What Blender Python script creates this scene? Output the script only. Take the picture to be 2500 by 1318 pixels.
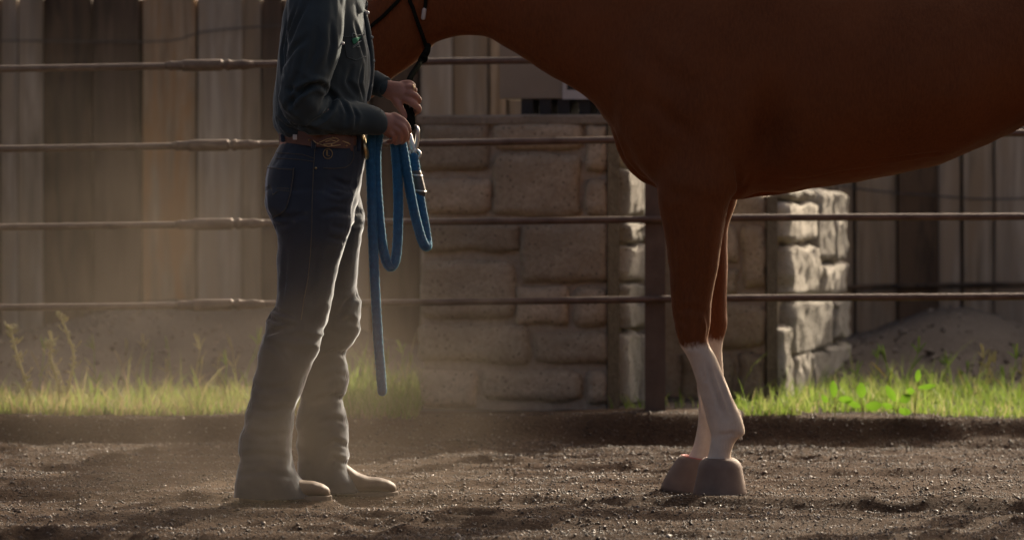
import bpy, bmesh, math, random
import numpy as np
from mathutils import Vector, Matrix
from mathutils.bvhtree import BVHTree

random.seed(7); RNG = np.random.default_rng(7)
S = bpy.context.scene
for o in list(bpy.data.objects): bpy.data.objects.remove(o)

# ------------------------------------------------------------------ camera, sky, sun, exposure
F = 8500.0                      # focal length in photo pixels (2500 px wide frame)
CAMH = 0.9
HOR = 450.0                     # horizon row in the photo
cam = bpy.data.cameras.new('camera'); camo = bpy.data.objects.new('camera', cam)
S.collection.objects.link(camo); S.camera = camo
camo.location = (0, 0, CAMH); camo.rotation_euler = (math.radians(90), 0, 0)
cam.sensor_width = 36; cam.lens = 36 * F / 2500
cam.shift_y = -(659 - HOR) / 2500
cam.clip_end = 2000
cam.dof.use_dof = True; cam.dof.focus_distance = 9.95; cam.dof.aperture_fstop = 3.2

AZ, EL = math.radians(30), math.radians(26.5)
world = bpy.data.worlds.new('World'); S.world = world; world.use_nodes = True
wn = world.node_tree; bg = wn.nodes['Background']
sky = wn.nodes.new('ShaderNodeTexSky'); sky.sky_type = 'NISHITA'; sky.sun_disc = False
sky.sun_elevation = EL; sky.sun_rotation = AZ; sky.dust_density = 9.0; sky.air_density = .45; sky.ozone_density = 0.0
wn.links.new(sky.outputs[0], bg.inputs[0]); bg.inputs[1].default_value = 0.15
sl = bpy.data.lights.new('sun', 'SUN'); slo = bpy.data.objects.new('sun', sl); S.collection.objects.link(slo)
sl.energy = 4.5; sl.angle = math.radians(0.53); sl.color = (1, .90, .76)
sdir = Vector((math.sin(AZ) * math.cos(EL), math.cos(AZ) * math.cos(EL), math.sin(EL)))
slo.rotation_euler = sdir.to_track_quat('Z', 'Y').to_euler(); slo.location = sdir * 30
S.view_settings.view_transform = 'Standard'; S.view_settings.look = 'None'
S.view_settings.exposure = 0.5; S.view_settings.gamma = 1.0
try:                            # camera balanced for open shade, a little warm
    S.view_settings.use_white_balance = True; S.view_settings.white_balance_temperature = 7050; S.view_settings.white_balance_tint = 9
except Exception: pass
S.cycles.use_denoising = True
try: S.cycles.denoiser = 'OPENIMAGEDENOISE'
except Exception: pass
S.cycles.max_bounces = 8; S.cycles.volume_bounces = 1; S.cycles.transparent_max_bounces = 8
S.cycles.volume_step_rate = 2.0; S.cycles.volume_max_steps = 128

# ------------------------------------------------------------------ helpers
def P(px, py, d):
    """world point seen at photo pixel (px,py) at distance d"""
    return np.array([(px - 1250) * d / F, d, CAMH + (HOR - py) * d / F])
def h2(ix, iy, iz=0):
    n = (ix * 374761393 + iy * 668265263 + iz * 2147483647 * 0 + iz * 1274126177) & 0xffffffff
    n = ((n ^ (n >> 13)) * 1274126177) & 0xffffffff
    return ((n ^ (n >> 16)) & 0xffffff) / 0xffffff
def vn(x, y, z=None):
    x = np.asarray(x, float); y = np.asarray(y, float); z = np.zeros_like(x) if z is None else np.asarray(z, float)
    xi, yi, zi = np.floor(x).astype(np.int64), np.floor(y).astype(np.int64), np.floor(z).astype(np.int64)
    fx, fy, fz = x - xi, y - yi, z - zi
    fx, fy, fz = [f * f * (3 - 2 * f) for f in (fx, fy, fz)]
    r = 0
    for a in (0, 1):
        for b in (0, 1):
            for c in (0, 1):
                w = (fx if a else 1 - fx) * (fy if b else 1 - fy) * (fz if c else 1 - fz)
                r = r + w * h2(xi + a, yi + b, zi + c)
    return r * 2 - 1
def fbm(x, y, z=None, o=4):
    r = 0; a = .5; f = 1
    for k in range(o):
        r = r + a * vn(x * f + 17.3 * k, y * f + 5.1 * k, None if z is None else z * f + 3.7 * k); a *= .5; f *= 2.03
    return r
def sstep(a, b, x):
    t = np.clip((x - a) / (b - a), 0, 1); return t * t * (3 - 2 * t)

def link(o, parent=None):
    S.collection.objects.link(o)
    if parent is not None: o.parent = parent
    return o
def wloc(o):
    v = Vector((0, 0, 0))
    while o is not None: v = v + o.location; o = o.parent
    return np.array(v)
def tag(o, label=None, cat=None, group=None, kind=None):
    if label: o['label'] = label
    if cat: o['category'] = cat
    if group: o['group'] = group
    if kind: o['kind'] = kind
    return o
def empty(name, loc, label, cat, group=None):
    o = bpy.data.objects.new(name, None); o.location = loc; o.empty_display_size = .1
    link(o); return tag(o, label, cat, group)
def arrmesh(name, V, Fa):
    me = bpy.data.meshes.new(name)
    V = np.asarray(V, np.float32)
    if isinstance(Fa, np.ndarray) and Fa.ndim == 2:
        n, k = Fa.shape
        me.vertices.add(len(V)); me.vertices.foreach_set('co', V.ravel())
        me.loops.add(n * k); me.loops.foreach_set('vertex_index', Fa.astype(np.int32).ravel())
        me.polygons.add(n); me.polygons.foreach_set('loop_start', np.arange(0, n * k, k, dtype=np.int32))
        me.update(calc_edges=True); me.validate()
    else:
        me.from_pydata([tuple(map(float, v)) for v in V], [], [tuple(int(i) for i in f) for f in Fa]); me.update()
    return me
def mk(name, V, Fa, mat, parent=None, smooth=True, origin=None):
    """mesh object from WORLD vertices"""
    V = np.asarray(V, float)
    base = wloc(parent) if parent is not None else np.zeros(3)
    loc = np.zeros(3) if origin is None else np.asarray(origin, float) - base
    me = arrmesh(name, V - base - loc, Fa)
    if smooth: me.polygons.foreach_set('use_smooth', np.ones(len(me.polygons), bool))
    o = bpy.data.objects.new(name, me); o.location = loc
    me.materials.append(mat); link(o, parent); return o
def join(parts):
    V = []; Fa = []; n = 0
    for v, f in parts:
        V.append(np.asarray(v, float)); Fa += [tuple(int(i) + n for i in q) for q in f]; n += len(v)
    return np.concatenate(V), Fa
def loft(rings, caps=True):
    rings = [np.asarray(r, float) for r in rings]; k = len(rings[0]); V = np.concatenate(rings); Fa = []
    for i in range(len(rings) - 1):
        for j in range(k):
            a, b = i * k + j, i * k + (j + 1) % k
            Fa.append((a, b, b + k, a + k))
    if caps:
        n = len(V); c0 = rings[0].mean(0); c1 = rings[-1].mean(0); V = np.concatenate([V, [c0, c1]])
        m = (len(rings) - 1) * k
        for j in range(k):
            Fa.append((n, (j + 1) % k, j)); Fa.append((n + 1, m + j, m + (j + 1) % k))
    return V, Fa
def catmull(pts, n):
    pts = np.asarray(pts, float)
    if len(pts) < 3:
        t = np.linspace(0, 1, n)[:, None]; return pts[0] * (1 - t) + pts[-1] * t
    seg = np.linalg.norm(np.diff(pts[:, :3], axis=0), axis=1) ** .5 + 1e-6
    T = np.concatenate([[0], np.cumsum(seg)])
    m = np.zeros_like(pts)
    for i in range(len(pts)):
        a, b = max(i - 1, 0), min(i + 1, len(pts) - 1)
        m[i] = (pts[b] - pts[a]) / (T[b] - T[a])
    out = []
    for t in np.linspace(0, T[-1], n):
        i = min(max(np.searchsorted(T, t) - 1, 0), len(pts) - 2); h = T[i + 1] - T[i]; u = (t - T[i]) / h
        out.append((2*u**3-3*u*u+1)*pts[i] + (u**3-2*u*u+u)*h*m[i] + (-2*u**3+3*u*u)*pts[i+1] + (u**3-u*u)*h*m[i+1])
    return np.array(out)
def tube(pts, rad, k=12, n=None, flat=1.0, round_ends=True, raw=False):
    """swept tube; rad scalar or per point; flat squashes along the second normal"""
    pts = np.asarray(pts, float); rad = np.broadcast_to(np.asarray(rad, float), (len(pts),))
    q = np.column_stack([pts, rad])
    if not raw: q = catmull(q, n or max(4, 5 * len(pts)))
    C, R = q[:, :3], np.maximum(q[:, 3], 1e-4)
    if round_ends:
        d0 = C[0] - C[1]; d0 /= np.linalg.norm(d0) + 1e-9; d1 = C[-1] - C[-2]; d1 /= np.linalg.norm(d1) + 1e-9
        A = [C[0] + d0 * R[0] * s for s in (.98, .8, .45)]; B = [C[-1] + d1 * R[-1] * s for s in (.45, .8, .98)]
        C = np.concatenate([A, C, B]); R = np.concatenate([R[0] * np.array([.2, .6, .89]), R, R[-1] * np.array([.89, .6, .2])])
    T = np.gradient(C, axis=0); T /= np.linalg.norm(T, axis=1)[:, None] + 1e-12
    u = np.cross(T[0], [0, 1, 0]) if abs(T[0][1]) < .9 else np.cross(T[0], [0, 0, 1])
    u /= np.linalg.norm(u); rings = []
    a = np.linspace(0, 2 * math.pi, k, endpoint=False)
    for c, r, t in zip(C, R, T):
        u = u - t * np.dot(u, t); u /= np.linalg.norm(u) + 1e-12; w = np.cross(t, u)
        rings.append(c + r * (np.cos(a)[:, None] * u + flat * np.sin(a)[:, None] * w))
    return loft(rings)
def hring(xl, xr, z, yc, hd, k=28, e=2.25):
    """horizontal ring"""
    a = np.linspace(0, 2 * math.pi, k, endpoint=False); c, s = np.cos(a), np.sin(a)
    c = np.sign(c) * np.abs(c) ** (2 / e); s = np.sign(s) * np.abs(s) ** (2 / e)
    return np.column_stack([(xl + xr) / 2 + (xr - xl) / 2 * c, yc + hd * s, np.full(k, z)])
def pring(py, l, r, d, hd, **kw):
    a, b = P(l, py, d), P(r, py, d); return hring(a[0], b[0], a[2], d, hd, **kw)
def plimb(rows, n=None, **kw):
    """rows of (py, left px, right px, d, half depth) -> loft of horizontal rings, interpolated"""
    rows = np.asarray(rows, float); n = n or len(rows) * 3
    t = np.linspace(rows[0, 0], rows[-1, 0], n)
    cols = [np.interp(t, rows[:, 0], rows[:, j]) for j in range(1, 5)]
    return loft([pring(t[i], cols[0][i], cols[1][i], cols[2][i], cols[3][i], **kw) for i in range(n)])
def pairring(a, b, hw, k=28, e=2.2, egg=0.0):
    """ring in the plane spanned by the a->b axis and Y (depth)"""
    a, b = np.asarray(a), np.asarray(b); ang = np.linspace(0, 2 * math.pi, k, endpoint=False); c, s = np.cos(ang), np.sin(ang)
    c2 = np.sign(c) * np.abs(c) ** (2 / e); s2 = np.sign(s) * np.abs(s) ** (2 / e)
    w = hw * s2 * (1 + egg * c)
    return (a + b) / 2 + np.outer(c2, (a - b) / 2) + np.outer(w, [0, 1, 0])
def union(parts, voxel, smooth=4, fac=.5):
    V, Fa = join(parts); me = arrmesh('tmp', V, Fa); o = bpy.data.objects.new('tmp', me); S.collection.objects.link(o)
    m = o.modifiers.new('r', 'REMESH'); m.mode = 'VOXEL'; m.voxel_size = voxel
    if smooth:
        m = o.modifiers.new('s', 'SMOOTH'); m.factor = fac; m.iterations = smooth
    ev = o.evaluated_get(bpy.context.evaluated_depsgraph_get()); m2 = bpy.data.meshes.new_from_object(ev)
    n = len(m2.vertices); A = np.empty(n * 3, np.float32); m2.vertices.foreach_get('co', A)
    Q = np.empty(len(m2.loops), np.int32); m2.loops.foreach_get('vertex_index', Q)
    bpy.data.objects.remove(o); bpy.data.meshes.remove(me)
    ok = len(Q) == 4 * len(m2.polygons); V = A.reshape(-1, 3).astype(float)
    Fq = Q.reshape(-1, 4) if ok else np.array([list(p.vertices)[:3] + [p.vertices[-1]] for p in m2.polygons])
    bpy.data.meshes.remove(m2); return V, Fq
def normals(V, Fq):
    a, b, c, d = [V[Fq[:, i]] for i in range(4)]
    fn = np.cross(c - a, d - b); N = np.zeros_like(V)
    for i in range(4): np.add.at(N, Fq[:, i], fn)
    return N / (np.linalg.norm(N, axis=1)[:, None] + 1e-12)
def carve(V, NN, surf, lines, wscale=1.0):
    """press grooves (or raise ridges) along polylines lying on the surface: (points px, amp, width)"""
    D = np.zeros(len(V))
    for pts, amp, wid in lines:
        wid = wid * wscale; q = []
        for (a, b) in zip(pts[:-1], pts[1:]):
            m = max(2, int(math.hypot(b[0]-a[0], b[1]-a[1]) / 4))
            for t in np.linspace(0, 1, m, endpoint=False): q.append(surf.at(a[0] + (b[0]-a[0])*t, a[1] + (b[1]-a[1])*t, 0)[0])
        q.append(surf.at(pts[-1][0], pts[-1][1], 0)[0]); q = np.array(q)
        lo, hi = q.min(0) - 3 * wid, q.max(0) + 3 * wid; idx = np.where(((V > lo) & (V < hi)).all(1))[0]
        if not len(idx): continue
        best = np.full(len(idx), 9.); arg = np.zeros(len(idx), int)
        for k_, p in enumerate(q):
            dd = np.linalg.norm(V[idx] - p, axis=1); b_ = dd < best; best[b_] = dd[b_]; arg[b_] = k_
        tap = np.sin(np.pi * np.clip((arg + .8) / (len(q) + .6), 0, 1)) ** .6
        D[idx] -= amp * tap * (np.exp(-(best / wid) ** 2) - .45 * np.exp(-((best - 1.9 * wid) / (1.0 * wid)) ** 2))
    return V + NN * D[:, None]
CAMV = Vector((0, 0, CAMH))
class Surf:
    def __init__(s, V, Fq): s.t = BVHTree.FromPolygons([Vector(v) for v in V], [tuple(map(int, f)) for f in Fq])
    def at(s, px, py, off=.002, d0=9.0):
        dr = Vector(P(px, py, 10.0)) - CAMV; dr.normalize(); st = Vector(P(px, py, d0))
        hit, n, i, dd = s.t.ray_cast(st, dr)
        if hit is None:
            hit, n, i, dd = s.t.find_nearest(Vector(P(px, py, 9.9)))
        if n.dot(dr) > 0: n = -n
        return np.array(hit + n * off), np.array(n)
    def line(s, pts, r, off=.001, k=6, step=8):
        q = []
        for (a, b) in zip(pts[:-1], pts[1:]):
            m = max(2, int(math.hypot(b[0]-a[0], b[1]-a[1]) / step) + 1)
            for t in np.linspace(0, 1, m, endpoint=False): q.append((a[0] + (b[0]-a[0])*t, a[1] + (b[1]-a[1])*t))
        q.append(pts[-1])
        return tube([s.at(x, y, off)[0] for x, y in q], r, k=k, n=max(3, len(q)))
def box(x0, x1, y0, y1, z0, z1):
    V = [(x, y, z) for z in (z0, z1) for y in (y0, y1) for x in (x0, x1)]
    return np.array(V, float), [(0, 2, 3, 1), (4, 5, 7, 6), (0, 1, 5, 4), (2, 6, 7, 3), (0, 4, 6, 2), (1, 3, 7, 5)]
def bevel_obj(o, w=.003, seg=2):
    m = o.modifiers.new('bevel', 'BEVEL'); m.width = w; m.segments = seg; m.limit_method = 'ANGLE'; return o

# ------------------------------------------------------------------ materials
def new(name):
    m = bpy.data.materials.new(name); m.use_nodes = True; nt = m.node_tree
    return m, nt, nt.nodes['Principled BSDF'], nt.nodes['Material Output']
def setp(b, **k):
    for n, v in k.items():
        n = n.replace('_', ' ')
        if n in b.inputs: b.inputs[n].default_value = v
def N(nt, t, **k):
    n = nt.nodes.new(t)
    for a, v in k.items(): setattr(n, a, v)
    return n
def ramp(nt, src, stops):
    r = N(nt, 'ShaderNodeValToRGB'); e = r.color_ramp.elements
    while len(e) < len(stops): e.new(.5)
    for i, (p, c) in enumerate(stops): e[i].position = p; e[i].color = (*c, 1) if len(c) == 3 else c
    nt.links.new(src, r.inputs[0]); return r.outputs[0]
def tex(nt, scale=(1, 1, 1), kind='Object'):
    tc = N(nt, 'ShaderNodeTexCoord'); mp = N(nt, 'ShaderNodeMapping'); mp.inputs['Scale'].default_value = scale
    nt.links.new(tc.outputs[kind], mp.inputs[0]); return mp.outputs[0]
def noise(nt, vec, s, d=4, r=.55, dist=0):
    n = N(nt, 'ShaderNodeTexNoise'); n.inputs['Scale'].default_value = s; n.inputs['Detail'].default_value = d
    n.inputs['Roughness'].default_value = r; n.inputs['Distortion'].default_value = dist
    nt.links.new(vec, n.inputs['Vector']); return n.outputs['Fac']
def mix(nt, f, a, b, mode='MIX'):
    m = N(nt, 'ShaderNodeMix'); m.data_type = 'RGBA'; m.blend_type = mode
    for i, v in ((0, f), (6, a), (7, b)):
        if isinstance(v, (int, float)): m.inputs[i].default_value = v
        elif isinstance(v, tuple): m.inputs[i].default_value = (*v, 1)
        else: nt.links.new(v, m.inputs[i])
    return m.outputs[2]
def bump(nt, b, h, s=.5, dist=.01):
    n = N(nt, 'ShaderNodeBump'); n.inputs['Strength'].default_value = s; n.inputs['Distance'].default_value = dist
    nt.links.new(h, n.inputs['Height']); nt.links.new(n.outputs[0], b.inputs['Normal'])
def simple(name, c1, c2, sc=20, rough=.8, bs=.3, bd=.004, scale=(1, 1, 1), metal=0, sheen=0, sheenc=(1, 1, 1), bsc=None, spec=.5):
    m, nt, b, o = new(name); v = tex(nt, scale); f = noise(nt, v, sc, 5)
    nt.links.new(ramp(nt, f, [(.3, c1), (.7, c2)]), b.inputs['Base Color'])
    setp(b, Roughness=rough, Metallic=metal, Sheen_Weight=sheen, Specular_IOR_Level=spec)
    b.inputs['Sheen Tint'].default_value = (*sheenc, 1); b.inputs['Sheen Roughness'].default_value = .28
    if bs: bump(nt, b, noise(nt, v, bsc or sc * 3, 4), bs, bd)
    return m
def island(name, stops, rough=.6, trans=0, spec=.4):
    m, nt, b, o = new(name); g = N(nt, 'ShaderNodeNewGeometry')
    c = ramp(nt, g.outputs['Random Per Island'], stops); nt.links.new(c, b.inputs['Base Color'])
    setp(b, Roughness=rough, Specular_IOR_Level=spec)
    if trans:
        t = N(nt, 'ShaderNodeBsdfTranslucent'); ms = N(nt, 'ShaderNodeMixShader'); ms.inputs[0].default_value = trans
        nt.links.new(c, t.inputs[0]); nt.links.new(b.outputs[0], ms.inputs[1]); nt.links.new(t.outputs[0], ms.inputs[2])
        nt.links.new(ms.outputs[0], o.inputs['Surface'])
    return m

def mat_soil(name, c1, c2, c3, s=1.0):
    m, nt, b, o = new(name); v = tex(nt)
    a = noise(nt, v, 3 * s, 5); f = noise(nt, v, 90 * s, 6, .65)
    col = mix(nt, ramp(nt, f, [(.35, (0, 0, 0)), (.7, (1, 1, 1))]), ramp(nt, a, [(.35, c1), (.65, c2)]), c3)
    nt.links.new(col, b.inputs['Base Color']); setp(b, Roughness=.95, Specular_IOR_Level=.1)
    bump(nt, b, f, .8, .012); return m
M = {}
M['arena'] = mat_soil('arena_dirt', (.042, .0235, .0135), (.070, .040, .023), (.100, .061, .037))
M['verge'] = mat_soil('verge_dirt', (.075, .060, .050), (.115, .096, .082), (.145, .122, .104), .6)
M['clod'] = island('footing', [(0, (.026, .0155, .010)), (.5, (.080, .050, .033)), (.85, (.16, .112, .080)), (1, (.44, .37, .31))], .55, spec=.45)
M['crumb'] = island('bank_crumbs', [(0, (.08, .062, .05)), (.6, (.15, .122, .10)), (1, (.28, .24, .20))], .8)
M['grass_g'] = island('green_grass', [(0, (.12, .19, .03)), (.6, (.21, .31, .05)), (.85, (.32, .36, .11)), (1, (.38, .30, .17))], .55, .6)
M['grass_d'] = island('dry_grass', [(0, (.16, .20, .04)), (.45, (.28, .28, .09)), (.8, (.36, .28, .14)), (1, (.40, .27, .19))], .6, .55)
M['leaf'] = island('leaf_green', [(0, (.10, .22, .015)), (1, (.17, .33, .03))], .4, .5)
M['treeleaf'] = island('tree_leaf', [(0, (.05, .09, .02)), (1, (.1, .15, .04))], .5, .3)
M['stalk'] = island('weed_stalk', [(0, (.30, .30, .13)), (1, (.46, .40, .22))], .7, .45)
M['bark'] = simple('bark', (.07, .05, .04), (.16, .12, .09), 14, .9, .8, .02, (1, 1, .3))
def mat_wood(name, c1, c2, c3):
    m, nt, b, o = new(name); tc = N(nt, 'ShaderNodeTexCoord'); oi = N(nt, 'ShaderNodeObjectInfo')
    ad = N(nt, 'ShaderNodeVectorMath', operation='ADD'); cb = N(nt, 'ShaderNodeCombineXYZ')
    mu = N(nt, 'ShaderNodeMath', operation='MULTIPLY'); mu.inputs[1].default_value = 37
    nt.links.new(oi.outputs['Random'], mu.inputs[0])
    for i in range(3): nt.links.new(mu.outputs[0], cb.inputs[i])
    nt.links.new(tc.outputs['Object'], ad.inputs[0]); nt.links.new(cb.outputs[0], ad.inputs[1])
    mp = N(nt, 'ShaderNodeMapping'); mp.inputs['Scale'].default_value = (1, 1, .07); nt.links.new(ad.outputs[0], mp.inputs[0])
    mq = N(nt, 'ShaderNodeMapping'); mq.inputs['Scale'].default_value = (1, 1, .14); nt.links.new(ad.outputs[0], mq.inputs[0])
    g = noise(nt, mp.outputs[0], 26, 6, .62, .5); w = noise(nt, mq.outputs[0], 11, 4, .6, .4)
    c = mix(nt, ramp(nt, w, [(.42, (0, 0, 0)), (.60, (1, 1, 1))]), ramp(nt, g, [(.38, c1), (.62, c2)]), c3)
    vo = N(nt, 'ShaderNodeTexVoronoi'); vo.inputs['Scale'].default_value = 3.0; nt.links.new(mq.outputs[0], vo.inputs['Vector'])
    c = mix(nt, ramp(nt, vo.outputs['Distance'], [(.05, (.75, .75, .75)), (.12, (0, 0, 0))]), c, (.05, .035, .025))
    nt.links.new(c, b.inputs['Base Color']); setp(b, Roughness=.85, Specular_IOR_Level=.25); bump(nt, b, g, .5, .006); return m
M['w_grey'] = mat_wood('wood_grey', (.20, .155, .108), (.41, .325, .24), (.31, .225, .148))
M['w_light'] = mat_wood('wood_light_grey', (.28, .225, .17), (.48, .395, .305), (.36, .275, .195))
M['w_dark'] = mat_wood('wood_dark', (.032, .022, .016), (.085, .058, .040), (.125, .08, .05))
M['w_brown'] = mat_wood('wood_brown', (.06, .040, .027), (.15, .10, .068), (.10, .066, .045))
M['w_tan'] = mat_wood('wood_tan', (.26, .175, .105), (.46, .335, .22), (.40, .205, .085))
def mat_stone(name, c1, c2, c3):
    m, nt, b, o = new(name); v = tex(nt); oi = N(nt, 'ShaderNodeObjectInfo')
    a = noise(nt, v, 7, 5, .6); f = noise(nt, v, 55, 6, .7)
    c = mix(nt, ramp(nt, f, [(.4, (0, 0, 0)), (.6, (.8, .8, .8))]), ramp(nt, a, [(.38, c1), (.62, c2)]), c3)
    hs = N(nt, 'ShaderNodeHueSaturation'); mr = N(nt, 'ShaderNodeMapRange'); mr.inputs[3].default_value = .62; mr.inputs[4].default_value = 1.2
    nt.links.new(oi.outputs['Random'], mr.inputs[0]); nt.links.new(mr.outputs[0], hs.inputs['Value']); nt.links.new(c, hs.inputs['Color'])
    vo = N(nt, 'ShaderNodeTexVoronoi'); vo.inputs['Scale'].default_value = 38; nt.links.new(v, vo.inputs['Vector'])
    c = mix(nt, ramp(nt, vo.outputs['Distance'], [(.10, (.8, .8, .8)), (.2, (0, 0, 0))]), hs.outputs[0], (.09, .07, .05))
    nt.links.new(c, b.inputs['Base Color']); setp(b, Roughness=.9, Specular_IOR_Level=.2); bump(nt, b, f, 1.0, .014); return m
M['stone'] = mat_stone('limestone', (.46, .37, .26), (.60, .495, .36), (.40, .31, .215))
M['stone_sunlit'] = mat_stone('sunlit_limestone', (.38, .34, .285), (.54, .49, .42), (.45, .41, .345))  # same limestone, greyer-white for side faces so they read as sunlit
M['mortar'] = mat_soil('mortar', (.34, .275, .20), (.42, .34, .255), (.46, .385, .295), .5)
M['bead'] = mat_soil('shaded_mortar', (.07, .053, .038), (.10, .077, .056), (.125, .10, .075), .5)  # mortar colour darkened so the corner strip reads as shaded
M['cap'] = mat_stone('cap_stone', (.30, .25, .19), (.40, .34, .27), (.34, .28, .21))
M['steel'] = simple('rusty_steel', (.09, .055, .038), (.17, .115, .085), 18, .55, .3, .002, metal=.35)
M['post'] = simple('dark_steel_post', (.085, .058, .042), (.14, .10, .073), 14, .6, .3, .002, metal=.3)
M['tan'] = simple('tan_paint', (.24, .195, .14), (.28, .23, .17), 5, .6, .1, .002)
M['pale'] = simple('pale_metal', (.42, .40, .38), (.5, .48, .46), 6, .5, .1, .002)
M['black'] = simple('black_rubber', (.015, .013, .012), (.03, .026, .024), 12, .7, .2, .002)
M['wire'] = simple('wire', (.08, .07, .06), (.13, .11, .1), 30, .5, 0, metal=.6)
M['denim'] = simple('denim', (.011, .0165, .027), (.020, .028, .042), 9, .85, .25, .0015, sheen=.9, sheenc=(.9, .94, 1), bsc=600)
M['denim2'] = simple('denim_pocket', (.010, .015, .024), (.019, .026, .038), 14, .85, .25, .0015, sheen=.9, sheenc=(.9, .94, 1), bsc=600)
M['shirt'] = simple('shirt_cotton', (.019, .030, .034), (.027, .041, .046), 7, .85, .2, .0012, sheen=.4, sheenc=(.85, .95, 1), bsc=500)
M['thread'] = simple('thread', (.24, .14, .05), (.32, .20, .08), 60, .7, 0)
M['threadd'] = simple('seam_thread', (.075, .06, .04), (.11, .085, .055), 60, .8, 0)
M['leather'] = simple('belt_leather', (.085, .028, .014), (.15, .055, .028), 40, .5, .4, .002)
M['boot'] = simple('boot_leather', (.085, .05, .028), (.15, .092, .055), 14, .65, .3, .002)
M['sole'] = simple('boot_sole', (.10, .07, .045), (.16, .11, .075), 25, .8, .3, .002)
M['gold'] = simple('gold_metal', (.55, .40, .20), (.75, .58, .32), 60, .32, .5, .002, metal=1, bsc=160)
M['silver'] = simple('silver_metal', (.60, .58, .55), (.78, .76, .73), 30, .28, .2, .001, metal=1)
M['rope'] = simple('blue_rope', (.006, .072, .16), (.010, .110, .225), 60, .75, .6, .004, sheen=.6, sheenc=(.35, .9, 1), bsc=260)
M['fuzz'] = island('rope_fuzz', [(0, (.02, .25, .38)), (1, (.10, .45, .60))], .6, .5)
M['drope'] = simple('dark_rope', (.006, .007, .006), (.018, .018, .014), 150, 1.0, .3, .001, bsc=300, spec=0.0)
M['tagw'] = simple('white_tag', (.45, .40, .36), (.55, .5, .45), 20, .6, 0)
M['white'] = simple('white_plastic', (.62, .6, .57), (.7, .68, .65), 20, .4, 0)
M['green'] = simple('green_thread', (.015, .16, .085), (.03, .22, .12), 300, .8, .3, .001)
M['greythread'] = simple('grey_thread', (.16, .19, .19), (.24, .27, .27), 200, .8, 0)
M['hair'] = simple('brown_hair', (.05, .03, .018), (.09, .055, .03), 60, .5, .4, .003)
M['mane'] = simple('dark_mane', (.05, .018, .01), (.10, .038, .02), 60, .5, .5, .004)
M['hoof'] = simple('hoof_horn', (.14, .10, .075), (.22, .17, .13), 20, .6, .3, .002)
M['bell'] = simple('bell_boot_rubber', (.16, .10, .072), (.25, .17, .125), 12, .75, .2, .002)
M['bellpink'] = simple('pink_lining', (.40, .10, .09), (.48, .16, .13), 20, .7, .1, .002)
M['eye'] = simple('eye_dark', (.01, .007, .005), (.015, .01, .007), 10, .1, 0)
M['rock'] = mat_stone('rock', (.36, .32, .27), (.46, .42, .36), (.40, .35, .30))
# skin with a little subsurface
m, nt, b, o = new('skin'); v = tex(nt)
nt.links.new(ramp(nt, noise(nt, v, 30, 4), [(.3, (.34, .15, .10)), (.7, (.42, .20, .14))]), b.inputs['Base Color'])
setp(b, Roughness=.5, Subsurface_Weight=.25); b.inputs['Subsurface Radius'].default_value = (.012, .004, .002)
b.inputs['Subsurface Scale'].default_value = .6; bump(nt, b, noise(nt, v, 240, 3), .25, .001); M['skin'] = m
# horse coat: chestnut with white stockings that end in a ragged line
m, nt, b, o = new('horse_coat'); v = tex(nt)
sx = N(nt, 'ShaderNodeSeparateXYZ'); nt.links.new(v, sx.inputs[0])
jag = noise(nt, tex(nt, (1, 1, .35)), 42, 5, .72)
j2 = N(nt, 'ShaderNodeMath', operation='MULTIPLY_ADD'); nt.links.new(jag, j2.inputs[0]); j2.inputs[1].default_value = .075
nt.links.new(sx.outputs['Z'], j2.inputs[2])
sock = ramp(nt, j2.outputs[0], [(.466, (1, 1, 1)), (.486, (0, 0, 0))])
big = noise(nt, v, 4.5, 6, .62); fur = noise(nt, tex(nt, (1, 1, .3)), 160, 4, .6)
coat = ramp(nt, big, [(.3, (.068, .0178, .0052)), (.7, (.142, .0400, .0120))])
coat = mix(nt, fur, coat, (.19, .060, .019)); nt.nodes[-1].inputs[0].default_value = .3
wht = ramp(nt, noise(nt, v, 16, 4), [(.3, (.54, .42, .325)), (.7, (.68, .56, .45))])
nt.links.new(mix(nt, sock, coat, wht), b.inputs['Base Color'])
setp(b, Roughness=.7, Sheen_Weight=.22, Specular_IOR_Level=.14); b.inputs['Sheen Tint'].default_value = (1, .75, .5, 1); b.inputs['Sheen Roughness'].default_value = .25
bump(nt, b, fur, .5, .003); M['coat'] = m

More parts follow.
